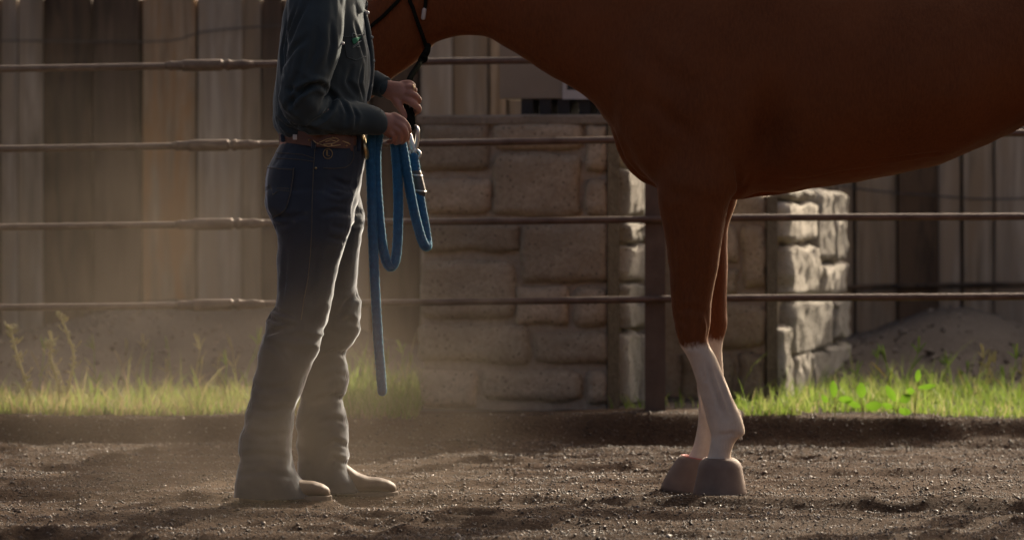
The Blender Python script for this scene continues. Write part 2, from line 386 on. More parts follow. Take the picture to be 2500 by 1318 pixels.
# ------------------------------------------------------------------ ground
def lip_y(x): return 12.20 + .05 * vn(x * 1.3 + 4, x * 0) + .02 * vn(x * 6, x * 0 + 9)
_r = random.Random(5)
HOOF = [(_r.uniform(-1.9, 1.9), _r.uniform(8.6, 11.9), _r.uniform(.045, .075)) for _ in range(46)]
HOOF = [h for h in HOOF if math.hypot(h[0] - .58, h[1] - 10.2) > .35 and math.hypot(h[0] + .55, h[1] - 9.85) > .4]
def _pad(px, d, z, r): return ((px - 1250) * d / F, d, z, r)
PADS = [_pad(690, 9.75, .020, .13), _pad(770, 9.75, .020, .07), _pad(830, 9.99, .011, .13), _pad(920, 9.99, .011, .08), _pad(1758, 10.05, .012, .11), _pad(1692, 10.37, -.012, .11), _pad(2755, 10.07, .0, .1), _pad(2695, 10.37, .0, .1)]
def gz(x, y):
    """ground height"""
    x = np.asarray(x, float); y = np.asarray(y, float)
    ramp_w = .13 + .16 * sstep(-.75, -.45, x) * (1 - sstep(.1, .5, x))       # ramp worn down before the stone pier
    t = sstep(lip_y(x) - ramp_w * .7, lip_y(x) + ramp_w * .3, y)
    H = .085 + .012 * vn(x * 2.2, y * 0 + 3)
    z = H * t
    # harrow furrows running across the arena and hoof-churned hollows
    u = y + .10 * x + .10 * fbm(x * .9, y * .9, o=3)
    sw = np.sin(u * 2 * math.pi / .58 + .9 * np.sin(u * 2 * math.pi / .58))
    fur = .017 * sw * (.55 + .45 * vn(x * .7 + 3, y * .7)) + .006 * np.sin(u * 2 * math.pi / .23 + 2 * vn(x, y))
    rough = .014 * fbm(x * 3.1, y * 4.2, o=4) + .008 * fbm(x * 14, y * 14, o=3)
    z = z + (fur + rough) * (1 - .75 * t)
    for hx, hy, hr in HOOF:      # hoof and boot prints
        q = ((x - hx) ** 2 + ((y - hy)) ** 2) / hr ** 2
        z = z + (1 - t) * (-.020 * np.exp(-q * 1.6) + .010 * np.exp(-(np.sqrt(q) - 1.45) ** 2 * 6))
    for qx, qy, qz, qr in PADS:  # footing settled round boots and hooves
        w = np.exp(-(((x - qx) ** 2 + (y - qy) ** 2) / qr ** 2) ** 2); z = z * (1 - w) + (qz + .004 * fbm(x * 14, y * 14, o=3)) * w
    return z
def vz(x, y):
    """soil behind the arena lip, heaped up against the board wall"""
    base = .085 + .012 * vn(x * 2.2, y * 0 + 3)
    m = .02 + .10 * sstep(13.2, 15.3, y)
    m = m + .14 * sstep(13.7, 15.2, y) * (.4 * vn(x * .9 + 2.2, y * .5) + .25) + .12 * np.exp(-((x + 1.55) / .5) ** 2) * sstep(13.8, 15.2, y)
    m = m + .17 * np.exp(-((x - 1.95) / .36) ** 2) * sstep(13.6, 15.2, y) + .06 * np.exp(-((x + .9) / .3) ** 2) * sstep(14, 15.2, y)
    return base + (m - .02) + .02 * fbm(x * 3, y * 3, o=4) + .008 * fbm(x * 13, y * 13, o=3)
def grid(name, x0, x1, y0, y1, nx, ny, fn, mat):
    X, Y = np.meshgrid(np.linspace(x0, x1, nx), np.linspace(y0, y1, ny)); X = X.ravel(); Y = Y.ravel()
    Z = fn(X, Y); i = np.arange((nx) * (ny)).reshape(ny, nx)
    Fa = np.stack([i[:-1, :-1], i[:-1, 1:], i[1:, 1:], i[1:, :-1]], -1).reshape(-1, 4)
    o = mk(name, np.column_stack([X, Y, Z]), Fa, mat); return tag(o, kind='structure')
def arena_fn(x, y):
    z = gz(x, y); e = sstep(4.2, 3.6, np.abs(x)) * sstep(6.6, 7.2, y) * (1 - sstep(12.55, 12.7, y))
    return -.05 + (z + .05) * e
def verge_fn(x, y):
    return -.05 + (vz(x, y) + .046) * (1 - sstep(5.6, 6.4, np.abs(x))) * (1 - sstep(17.5, 18.5, y)) * sstep(12.3, 12.45, y)
grid('ground', -90, 90, -80, 110, 40, 40, lambda x, y: -.03 + 0 * x, M['arena'])
grid('arena_floor', -4.3, 4.3, 6.5, 12.72, 640, 520, arena_fn, M['arena'])
grid('verge_soil', -6.5, 6.5, 12.28, 18.6, 330, 170, verge_fn, M['verge'])

# loose footing: angular crumbs of soil and grit
def octs(n, xs, ys, zs, size, flatz=.7):
    base = np.array([(1, 0, 0), (-1, 0, 0), (0, 1, 0), (0, -1, 0), (0, 0, 1), (0, 0, -1)], float)
    V = base[None] * RNG.uniform(.55, 1.15, (n, 6, 1)) + RNG.normal(0, .16, (n, 6, 3))
    V[:, :, 2] *= flatz; a = RNG.uniform(0, 6.283, n); c, s = np.cos(a), np.sin(a)
    t = RNG.normal(0, .5, n); ct, st = np.cos(t), np.sin(t)
    x, y, z = V[:, :, 0].copy(), V[:, :, 1].copy(), V[:, :, 2].copy()
    y, z = y * ct[:, None] - z * st[:, None], y * st[:, None] + z * ct[:, None]
    V = np.stack([x * c[:, None] - y * s[:, None], x * s[:, None] + y * c[:, None], z], -1) * size[:, None, None]
    V += np.stack([xs, ys, zs], -1)[:, None, :]
    f = np.array([(0, 2, 4), (2, 1, 4), (1, 3, 4), (3, 0, 4), (2, 0, 5), (1, 2, 5), (3, 1, 5), (0, 3, 5)])
    return V.reshape(-1, 3), (f[None] + 6 * np.arange(n)[:, None, None]).reshape(-1, 3)
n = 230000
xs = RNG.uniform(-2.4, 2.4, n); ys = 8.3 + 4.05 * RNG.random(n) ** .9
dens = .5 + .5 * fbm(xs * 2.5, ys * 4, o=3); keep = RNG.random(n) < np.clip(.35 + dens, .1, 1); xs, ys = xs[keep], ys[keep]
sz = .0020 * np.exp(RNG.normal(0, .5, len(xs))) ; sz = np.clip(sz, .0011, .009)
V, Fa = octs(len(xs), xs, ys, gz(xs, ys) + sz * .25, sz)
tag(mk('loose_footing', V, Fa, M['clod'], smooth=False), 'loose brown soil crumbs and grit over the arena floor', 'dirt', kind='stuff')

n = 9000; xs = RNG.uniform(-3, 3, n); ys = RNG.uniform(12.9, 15.4, n); k = RNG.random(n) < np.clip(.5 + fbm(xs * 2, ys * 2, o=3) * 1.4, .05, 1); xs, ys = xs[k], ys[k]; sz = np.clip(.0055 * np.exp(RNG.normal(0, .6, len(xs))), .002, .03)
V, Fa = octs(len(xs), xs, ys, vz(xs, ys) + sz * .2, sz)
tag(mk('rubble', V, Fa, M['crumb'], smooth=False), 'grey soil crumbs and pebbles on the bank below the plank wall', 'rubble', kind='stuff')

# ------------------------------------------------------------------ board wall
WD = 15.8
def wall_top(px): return 1.80 if px < 1440 else 1.40
wall = empty('plank_wall', (0, WD, .1), 'weathered wall of upright grey and brown planks behind the arena', 'fence')
boards = [(-1200, 0, None), (0, 48, 'w_light'), (48, 110, 'w_grey'), (110, 230, 'w_dark'), (230, 345, 'w_brown'), (345, 480, 'w_tan'), (480, 590, 'w_light'), (590, 640, 'w_grey'), (640, 692, 'w_brown'),
          (692, 800, 'w_light'), (800, 905, 'w_grey'), (905, 1022, 'w_brown'), (1022, 1105, 'w_light'), (1105, 1195, 'w_grey'), (1195, 1240, 'w_tan'), (1240, 1345, 'w_grey'),
          (1345, 1440, 'w_brown'), (1440, 1930, None), (1930, 2042, 'w_grey'), (2042, 2086, 'w_grey'), (2086, 2190, 'w_grey'), (2190, 2290, 'w_dark'),
          (2290, 2350, 'w_light'), (2350, 2425, 'w_grey'), (2425, 2530, 'w_light'), (2530, 3900, None)]
lst = []
for a, b_, mt in boards:
    if mt: lst.append((a, b_, mt)); continue
    n_ = max(1, round((b_ - a) / 118)); e = np.linspace(a, b_, n_ + 1)
    for i in range(n_): lst.append((e[i], e[i + 1], random.choice(['w_grey', 'w_brown', 'w_light', 'w_grey', 'w_dark'])))
def plank(x0, x1, y, z0, z1, th, lean):
    zs = np.linspace(z0, z1, 5); R = []
    for i, z in enumerate(zs):
        dx = lean * (z - z0) + .002 * random.uniform(-1, 1); R.append([(x0 + dx, y, z), (x1 + dx, y, z), (x1 + dx, y + th, z), (x0 + dx, y + th, z)])
    return loft(R)
for i, (a, b_, mt) in enumerate(lst):
    x0, x1 = (a - 1250) * WD / F, (b_ - 1250) * WD / F
    proud = -.03 if i % 2 else 0
    proud += random.uniform(-.006, .006)
    V, Fa = plank(x0 + random.uniform(.003, .008), x1 - random.uniform(.003, .008), WD + proud, .02 + .0, wall_top((a + b_) / 2) + random.uniform(-.03, .03), .024, random.uniform(-.004, .004))
    o = mk('board', V, Fa, M[mt], wall, smooth=False, origin=(x0, WD, .02))
V, Fa = box(-5.9, .3, WD + .040, WD + .052, .02, 1.74); mk('dark_gap_backing', V, Fa, M['w_dark'], wall, False)  # added dark sheets: block light through board gaps and darken the seams
V, Fa = box(.301, 6.2, WD + .040, WD + .052, .02, 1.34); mk('dark_gap_backing', V, Fa, M['w_dark'], wall, False)
for z, xe in (((.45, 6.2), (1.0, 6.2), (1.62, .3))):
    V, Fa = box(-5.9, xe, WD + .056, WD + .10, z - .05, z + .05); mk('cross_rail', V, Fa, M['w_brown'], wall, False)
def wire_line(pts, r): return tube([P(x, y, WD - .06) for x, y in pts], r, k=6, n=len(pts) * 4)
V, Fa = wire_line([(-300, 104), (0, 100), (230, 102), (420, 100), (500, 78), (700, 62), (860, 58)], .0035); mk('wire', V, Fa, M['wire'], wall)
V, Fa = wire_line([(2040, 452), (2150, 468), (2280, 478), (2420, 486), (2700, 478)], .0035); mk('wire', V, Fa, M['wire'], wall)
V, Fa = tube([P(2000, 703, WD - .05), P(2250, 698, WD - .05), P(2700, 692, WD - .05)], .012, k=8); mk('batten', V, Fa, M['w_dark'], wall)

# ------------------------------------------------------------------ stone piers
TH = math.radians(16)
UF = np.array([math.cos(TH), -math.sin(TH), 0]); VF = np.array([math.sin(TH), math.cos(TH), 0])
def ray_plane(px, py, p0, nrm):
    c = np.array([0, 0, CAMH]); dr = P(px, py, 10.0) - c; t = np.dot(p0 - c, nrm) / np.dot(dr, nrm); return c + dr * t
def stone_mesh(w, h, dep, seed, rough):
    q = .011 if rough > 1 else .018; nx, nz = max(7, int(w / q)), max(7, int(h / q)); nx, nz = min(nx, 26), min(nz, 26)
    U, Z = np.meshgrid(np.linspace(-1, 1, nx), np.linspace(-1, 1, nz))
    e = 12; r = (np.abs(U) ** e + np.abs(Z) ** e) ** (1 / e)
    mx = np.maximum(np.abs(U), np.abs(Z)) / np.maximum(r, 1e-6)            # round the corners
    u = U * mx * w / 2; z = Z * mx * h / 2
    edge = 1 - np.clip((np.minimum((1 - np.abs(U)) * w / 2, (1 - np.abs(Z)) * h / 2)) / .011, 0, 1)
    fr = dep * (1 - .55 * edge ** 2.5)
    fr = fr + rough * (.011 * fbm(u * 14 + seed, z * 14, o=4) + .009 * (1 - np.abs(fbm(u * 26 + seed, z * 9 + seed, o=3)) * 2)) * (1 - edge * .3)
    wob = .006 + .006 * rough
    u = u + wob * vn(U * 2 + seed, Z * 2); z = z + wob * vn(U * 2, Z * 2 + seed + 9)
    i = np.arange(nx * nz).reshape(nz, nx)
    Fa = [tuple(q) for q in np.stack([i[:-1, :-1], i[:-1, 1:], i[1:, 1:], i[1:, :-1]], -1).reshape(-1, 4)]
    per = list(i[0, :]) + list(i[1:, -1]) + list(i[-1, -2::-1]) + list(i[-2:0:-1, 0])
    V = np.column_stack([u.ravel(), -fr.ravel(), z.ravel()]); m = len(V)
    back = V[per].copy(); back[:, 1] = .02; V = np.concatenate([V, back]); k = len(per)
    for j in range(k): Fa.append((per[j], m + j, m + (j + 1) % k, per[(j + 1) % k]))
    return V, Fa
def add_stone(parent, c, uax, nax, w, h, dep, seed, rough, mat='stone'):
    V, Fa = stone_mesh(w, h, dep, seed, rough); W = np.outer(V[:, 0], uax) + np.outer(-V[:, 1], nax) + np.outer(V[:, 2], [0, 0, 1])
    mk('stone', c + W, Fa, M[mat], parent, origin=c)
def pier(corner, w, dp, top, label):
    """corner = near vertical edge; front face runs back-left from it, lit side face back-right"""
    corner = np.array([corner[0], corner[1], 0.]); e = empty('stone_pier', (corner[0], corner[1], .08), label, 'stone pier')
    a = corner - UF * w; pts = [a, corner, corner + VF * dp, a + VF * dp]
    def ringz(off, z): return [q + (UF * (-off if k in (1, 2) else off)) + (VF * (off if k in (0, 1) else -off)) + [0, 0, z] for k, q in enumerate(pts)]
    V, Fa = loft([ringz(.018, -.02), ringz(.018, top - .03)]); mk('core', V, Fa, M['mortar'], e, False)
    return e, corner
def face_stones(e, corner, rects, side, dep, rough, seed0):
    nrm = -VF if not side else UF; uax = UF if not side else VF
    for k, (x0, y0, x1, y1) in enumerate(rects):
        p0 = ray_plane(x0, y0, corner, nrm); p1 = ray_plane(x1, y1, corner, nrm)
        w = abs(np.dot(p1 - p0, uax)); h = abs(p1[2] - p0[2]); c = (p0 + p1) / 2 - nrm * .018
        if side: u2, n2 = uax, nrm
        else: u2, n2 = uax, nrm
        add_stone(e, c, u2, n2, w, h, dep, seed0 + k * 3.7, rough, 'stone_sunlit' if side else 'stone')
CA = P(1494, 0, 12.65); CB = P(1882, 0, 13.15)
def run(c, px, ax):      # how far along ax from c until it reaches column px
    k = (px - 1250) / F; return (k * c[1] - c[0]) / (ax[0] - k * ax[1])
WA, DA = run(CA, 1020, -UF), run(CA, 1646, VF); WB, DB = .56, run(CB, 2051, VF)
pa, ca = pier((CA[0], CA[1]), WA, DA, 1.15, 'wide tan stone pier with cabinet on top behind the rails')
pb, cb_ = pier((CB[0], CB[1]), WB, DB, .885, 'low rough stone pier with sunlit side beside the grass')
fA = [(1026, 304, 1192, 418), (1206, 301, 1422, 366), (1431, 304, 1485, 418), (1205, 374, 1416, 528), (1427, 436, 1485, 528), (1026, 435, 1198, 520),
      (1026, 545, 1264, 615), (1269, 545, 1486, 690), (1025, 633, 1254, 780), (1257, 699, 1386, 790), (1400, 702, 1486, 796), (1022, 792, 1290, 886),
      (1304, 808, 1486, 888), (1022, 905, 1162, 992), (1178, 903, 1420, 980), (1432, 905, 1486, 985)]
face_stones(pa, ca, fA, False, .030, .45, 3)
sA = [(1516, 306, 1572, 402), (1514, 412, 1576, 530), (1590, 320, 1640, 470), (1516, 545, 1572, 588), (1516, 600, 1574, 684), (1585, 490, 1640, 640), (1514, 696, 1574, 726),
      (1516, 738, 1574, 797), (1585, 655, 1640, 800), (1514, 812, 1546, 985), (1552, 815, 1600, 980), (1606, 815, 1640, 980)]
face_stones(pa, ca, sA, True, .042, 1.1, 40)
fB = [(1660, 478, 1735, 560), (1745, 475, 1868, 538), (1745, 552, 1800, 640), (1812, 552, 1868, 700), (1660, 575, 1735, 720), (1745, 655, 1800, 720), (1660, 738, 1868, 845),
      (1660, 862, 1790, 990), (1802, 862, 1868, 985)]
face_stones(pb, cb_, fB, False, .028, .7, 80)
sB = [(1901, 499, 1975, 584), (1978, 466, 2012, 636), (2016, 470, 2046, 634), (1907, 602, 1980, 716), (1987, 643, 2045, 714), (1913, 736, 2012, 844), (2020, 730, 2052, 822),
      (1920, 863, 1955, 980), (1960, 862, 1998, 985), (2002, 843, 2054, 985), (1904, 466, 1968, 484), (1889, 796, 1910, 985)]
face_stones(pb, cb_, sB, True, .052, 1.35, 120)
def cornerstrip(e, corner, top):
    pl = [(-.012, -.014), (.016, .046), (-.02, .046), (-.03, .03)]; V = [corner + UF * u + VF * v + [0, 0, z] for z in (0, top - .03) for u, v in pl]
    mk('corner_bead', V, [(0, 1, 5, 4), (1, 2, 6, 5), (2, 3, 7, 6), (3, 0, 4, 7), (0, 3, 2, 1), (4, 5, 6, 7)], M['bead'], e, False)
cornerstrip(pa, ca, 1.15); cornerstrip(pb, cb_, .885)
def slab(e, corner, w, dp, z0, z1, ov, seed):
    a = corner - UF * w; P4 = [a - UF * ov - VF * ov, corner + UF * ov - VF * ov, corner + UF * ov + VF * (dp + ov), a - UF * ov + VF * (dp + ov)]
    R = []
    for z, s in ((z0, -.006), (z0 + .006, 0), (z1 - .007, 0), (z1, -.008)):
        r = []
        for k in range(4):
            p, q = P4[k], P4[(k + 1) % 4]; cen = (P4[0] + P4[2]) / 2
            for t in np.linspace(0, 1, 14, endpoint=False):
                v = p * (1 - t) + q * t; dv = (cen - v); dv /= np.linalg.norm(dv)
                v = v + dv * (-s + .007 * h2(int(k * 14 + t * 14), seed)); r.append(v + [0, 0, z + .003 * (h2(int(t * 14), k + seed) - .5)])
        R.append(r)
    V, Fa = loft(R); mk('cap_stone', V, Fa, M['cap'], e, False)
slab(pa, ca, WA, DA, 1.118, 1.155, .008, 5)

# tan cabinet standing on the wide pier
def lbox(u0, u1, v0, v1, z0, z1, org):
    V, Fa = box(u0, u1, v0, v1, z0, z1); W = org + np.outer(V[:, 0], UF) + np.outer(V[:, 1], VF) + np.outer(V[:, 2], [0, 0, 1]); return W, Fa
oa = ca - UF * .80
cab = empty('utility_cabinet', tuple(oa + UF * .55 + VF * .25 + [0, 0, 1.155]), 'tan metal cabinet on short dark feet above the stone pier', 'cabinet')
V, Fa = lbox(.34, .80, .12, .42, 1.215, 1.72, oa); bevel_obj(mk('body', V, Fa, M['tan'], cab, False))
fr = mk('window_frame', *join([lbox(.585, .60, .108, .12, 1.212, 1.6, oa), lbox(.60, .79, .108, .12, 1.212, 1.246, oa), lbox(.775, .79, .107, .12, 1.247, 1.6, oa), lbox(.60, .775, .107, .12, 1.56, 1.6, oa)]), M['pale'], cab, False)
V, Fa = lbox(.601, .774, .113, .119, 1.247, 1.559, oa); mk('pane', V, Fa, M['black'], fr, False)
for u in (.42, .49, .56, .64, .71):
    V, Fa = lbox(u, u + .045, .13, .40, 1.155, 1.214, oa); mk('foot', V, Fa, M['black'], cab, False)

# ------------------------------------------------------------------ pipe rail fence
FD = 12.35
fence = empty('rail_fence', (.5, FD, .085), 'rusty sucker rod rail fence with swaged couplings along the arena', 'fence')
rails = [[(-900, 184), (0, 169), (420, 162), (650, 157), (1040, 151), (1280, 148), (2500, 138), (3600, 130)],
         [(-900, 376), (0, 364), (430, 357), (650, 353), (1040, 350), (1490, 342), (2500, 325), (3600, 316)],
         [(-900, 566), (0, 555), (440, 549), (650, 545), (1040, 542), (1490, 537), (1800, 532), (2500, 529), (3600, 522)],
         [(-900, 760), (0, 751), (440, 746), (650, 742), (1040, 738), (1490, 732), (1800, 728), (2500, 724), (3600, 716)]]
coup = [415, 430, 440, 440]
def lathe_x(prof, x0, z0, slope, y):
    R = []
    for dx, r in prof:
        c = np.array([x0 + dx, y, z0 + slope * dx]); a = np.linspace(0, 2 * math.pi, 14, endpoint=False)
        R.append(c + r * (np.outer(np.cos(a), [0, 1, 0]) + np.outer(np.sin(a), [-slope, 0, 1])))
    return loft(R)
s_ = FD / F
for line, cx in zip(rails, coup):
    pts = [P(x, y, FD) for x, y in line]
    V, Fa = tube(pts, .0124, k=12, n=40); r = mk('rail', V, Fa, M['steel'], fence)
    yc = np.interp(cx + 90, [p[0] for p in line], [p[1] for p in line]); c = P(cx, yc + 1, FD)
    prof = [(-12, .0125), (-4, .0145), (0, .0175), (4, .0182), (8, .0165), (30, .0170), (32, .0205), (36, .0215), (122, .0215), (127, .0200), (129, .0150), (135, .0150), (138, .0205), (146, .0205),
            (148, .0172), (172, .0172), (175, .0195), (180, .0190), (192, .0150), (208, .0125)]
    V, Fa = lathe_x([(dx * s_, rr) for dx, rr in prof], c[0], c[2], 10 / 650 * .8, FD); mk('coupling', V, Fa, M['steel'], r)
for zz_, rr_, nm in ((1.60, .0124, 'rail'), (1.70, .034, 'top_pipe')):
    V, Fa = tube([(-3.1, FD + .004, zz_ - .02), (0, FD + .004, zz_), (3.4, FD + .004, zz_ + .02)], rr_, k=14, n=12); mk(nm, V, Fa, M['steel'], fence)
for px in (1600, 1600 - 1790, 1600 + 1790):
    x0 = (px - 25 - 1250) * s_; x1 = (px + 25 - 1250) * s_
    V, Fa = join([box(x0, x1, FD + .018, FD + .024, -.1, 1.69), box(x0 + .002, x1 - .002, FD + .075, FD + .081, -.1, 1.69), box((x0 + x1) / 2 - .003, (x0 + x1) / 2 + .003, FD + .0245, FD + .0745, -.1, 1.69)])
    mk('post', V, Fa, M['post'], fence, False)

# ------------------------------------------------------------------ person
PD = 9.85
person = empty('person', (P(740, 0, PD)[0], PD, 0), 'person in dark shirt and jeans holding the lead rope before the horse', 'person')
NEAR, FAR = 9.76, 9.99
hips = [(322, 692, 884, PD, .135), (345, 688, 887, PD, .142), (380, 670, 889, PD, .155), (410, 654, 889, PD, .165), (450, 647, 884, PD, .172), (500, 650, 872, PD, .172), (540, 666, 862, PD, .16), (575, 690, 850, PD, .13)]
legN = [(470, 650, 866, NEAR, .088), (500, 651, 860, NEAR, .092), (540, 667, 857, NEAR, .093), (575, 678, 851, NEAR, .092), (600, 680, 842, NEAR, .09), (650, 679, 826, NEAR, .086), (700, 678, 817, NEAR, .082), (748, 677, 808, NEAR, .078),
        (766, 662, 803, NEAR, .078), (785, 655, 798, NEAR, .079), (812, 655, 786, NEAR, .078), (830, 645, 782, NEAR - .002, .078), (870, 633, 770, NEAR - .003, .08), (900, 627, 760, NEAR - .005, .08), (930, 617, 748, NEAR - .006, .08),
        (972, 612, 733, NEAR - .008, .078), (1000, 601, 721, NEAR - .01, .078), (1040, 595, 717, NEAR - .01, .08), (1058, 587, 714, NEAR - .01, .082), (1100, 583, 712, NEAR - .01, .085), (1120, 588, 716, NEAR - .01, .085), (1150, 580, 720, NEAR - .01, .09), (1185, 573, 742, NEAR - .01, .094), (1214, 569, 760, NEAR - .01, .096)]
legF = [(450, 700, 882, FAR, .085), (480, 700, 879, FAR, .088), (510, 700, 884, FAR, .09), (540, 705, 887, FAR, .09), (600, 715, 882, FAR, .088), (650, 718, 874, FAR, .084), (700, 722, 868, FAR, .08), (722, 722, 877, FAR, .08), (745, 722, 878, FAR, .08),
        (790, 720, 876, FAR, .078), (812, 718, 871, FAR, .076), (840, 716, 857, FAR, .075), (866, 716, 842, FAR, .074), (885, 718, 846, FAR, .075), (905, 720, 850, FAR, .076), (930, 724, 852, FAR, .077), (956, 730, 846, FAR, .075), (973, 733, 833, FAR, .073),
        (988, 731, 839, FAR, .075), (1010, 725, 846, FAR, .078), (1035, 722, 849, FAR, .08), (1065, 730, 852, FAR, .082), (1085, 723, 848, FAR, .082), (1110, 730, 852, FAR, .085), (1130, 728, 846, FAR, .087), (1150, 727, 853, FAR, .09), (1172, 726, 871, FAR, .093), (1200, 726, 880, FAR, .095)]
V, Fq = union([plimb(hips), plimb(legN, n=110), plimb(legF, n=110)], .0050, 3)
NN = normals(V, Fq)
zz, xx, yy = V[:, 2], V[:, 0], V[:, 1]
knee = np.exp(-((zz - .47) / .10) ** 2) + .3 * np.exp(-((zz - .12) / .13) ** 2) + .5 * np.exp(-((zz - .80) / .07) ** 2)
fold = (1 - np.abs(fbm(xx * 7 + zz * 5, yy * 7, zz * 20 + xx * 6, o=2)) * 2.6)
crease = np.abs(fbm(xx * 5 + 3, yy * 5, zz * 11 - xx * 9, o=2))
V = V + NN * ((.009 * fold * knee + .010 * (crease - .2) + .0035 * fbm(xx * 16, yy * 16, zz * 22, o=3)) * sstep(1.04, .98, zz))[:, None]
TS = Surf(V, Fq); NN = normals(V, Fq)
cr = [([(856, 470), (830, 478), (795, 468)], .006, .009), ([(866, 452), (842, 450), (812, 438)], .005, .009), ([(852, 522), (822, 516), (790, 522)], .006, .010), ([(848, 560), (812, 553)], .005, .009), ([(844, 588), (805, 580)], .005, .009),
      ([(655, 773), (680, 785), (712, 790)], .010, .010), ([(657, 814), (690, 800), (730, 796)], .010, .010), ([(650, 832), (680, 852), (700, 880)], .006, .011), ([(664, 752), (690, 765), (715, 770)], .007, .010), ([(655, 517), (690, 532), (745, 526)], .005, .011), ([(668, 552), (712, 545)], .004, .010),
      ([(592, 1052), (640, 1064), (700, 1056)], .005, .011), ([(584, 1112), (640, 1106), (705, 1114)], .005, .011), ([(602, 992), (650, 1004), (712, 992)], .006, .012), ([(578, 1160), (640, 1150), (715, 1165)], .004, .011), ([(612, 940), (660, 950), (720, 938)], .005, .012),
      ([(846, 972), (810, 966), (770, 976)], .008, .011), ([(848, 1087), (815, 1075), (790, 1094)], .007, .009), ([(848, 1130), (815, 1118), (800, 1138)], .007, .009), ([(845, 864), (815, 858), (780, 872)], .008, .011), ([(876, 722), (850, 735), (828, 765)], .008, .011), ([(875, 790), (850, 780), (825, 790)], .006, .010),
      ([(885, 515), (872, 520)], .005, .008), ([(886, 545), (868, 548)], .005, .008), ([(850, 1030), (815, 1022), (775, 1030)], .006, .011), ([(855, 920), (820, 912), (790, 925)], .005, .011),
      ([(780, 600), (770, 680), (760, 740)], .004, .012), ([(700, 600), (695, 670), (690, 730)], .004, .012)]
V = carve(V, NN, TS, cr, .75)
tr = mk('trousers', V, Fq, M['denim'], person); TS = Surf(V, Fq)
# back pocket patch, seams, belt loops, badges
def patch(poly, surf, off, mat, name, parent, nu=12, nv=14):
    """surface-hugging patch between a left and right pixel edge (lists of (x,y) from top to bottom)"""
    L, R = poly; tt = np.linspace(0, 1, nv); Vv = []
    L = np.array(L, float); R = np.array(R, float); tl = np.linspace(0, 1, len(L)); tr_ = np.linspace(0, 1, len(R))
    for t in tt:
        a = np.array([np.interp(t, tl, L[:, i]) for i in (0, 1)]); b = np.array([np.interp(t, tr_, R[:, i]) for i in (0, 1)])
        for s in np.linspace(0, 1, nu):
            q = a * (1 - s) + b * s; Vv.append(surf.at(q[0], q[1], off)[0])
    i = np.arange(nu * nv).reshape(nv, nu)
    Fa = np.stack([i[:-1, :-1], i[1:, :-1], i[1:, 1:], i[:-1, 1:]], -1).reshape(-1, 4)
    o = mk(name, np.array(Vv), Fa, M[mat], parent); sm = o.modifiers.new('thick', 'SOLIDIFY'); sm.thickness = .0015; sm.offset = 1; return o
bp = patch(([(657, 406), (651, 440), (652, 480), (655, 512), (668, 533)], [(719, 410), (717, 440), (711, 470), (704, 498), (698, 514)]), TS, .0025, 'denim2', 'back_pocket', tr)
def seams(parent, name, lines, mat, r, off, surf=None):
    V, Fa = join([(surf or TS).line(l, r, off) for l in lines]); return mk(name, V, Fa, M[mat], parent)
seams(bp, 'stitching', [[(654, 411), (718, 415)], [(718, 411), (716, 440), (710, 470), (703, 499), (698, 513), (670, 531)],
      [(650, 458), (656, 458), (662, 450), (668, 468), (682, 460), (708, 462)], [(650, 466), (656, 466), (662, 458), (668, 477), (683, 468), (707, 470)]], 'threadd', .0011, .0045)
seams(tr, 'seam', [[(769, 362), (766, 400), (764, 440), (762, 500), (761, 560), (758, 620), (752, 680), (742, 730), (735, 780)], [(676, 374), (700, 375), (740, 378), (767, 387)], [(674, 387), (700, 388), (740, 391), (766, 395)],
      [(862, 368), (863, 385), (856, 400), (843, 409), (815, 412), (790, 411)]], 'threadd', .0011, .001)
seams(tr, 'badge', [[(800 + 11 * math.cos(a), 376 + 12 * math.sin(a)) for a in np.linspace(0, 2 * math.pi, 17)], [(797, 368), (797, 381), (804, 381)], [(799, 368), (799, 379)]], 'thread', .0011, .0015)
q, nq = TS.at(771, 411, .001); V, Fa = tube([q - nq * .002, q + nq * .0025], [.004, .003], k=10, n=3); mk('rivet', V, Fa, M['gold'], tr)
# belt following the waist
def beltz(x, front):  # pixel row of belt centre
    return np.interp(x, [688, 720, 770, 830, 884], [331, 335, 343, 347, 350])
R = []
for a in np.linspace(0, 2 * math.pi, 64, endpoint=False):
    px = 787 + 99 * math.cos(a); d = PD + .146 * math.sin(a); yb = beltz(px, 0); p = P(px, yb, PD); p[1] = d
    cdir = np.array([p[0] - P(787, 0, PD)[0], p[1] - PD, 0]); cdir /= np.linalg.norm(cdir)
    hw = .0185; th = .0035
    R.append([p + cdir * (th + .004) + [0, 0, hw], p + cdir * .002 + [0, 0, hw], p + cdir * .002 - [0, 0, hw], p + cdir * (th + .004) - [0, 0, hw]])
R.append(R[0]); V, Fa = loft(R, caps=False); belt = mk('belt', V, Fa, M['leather'], person, False)
BS = Surf(V, [f for f in Fa])
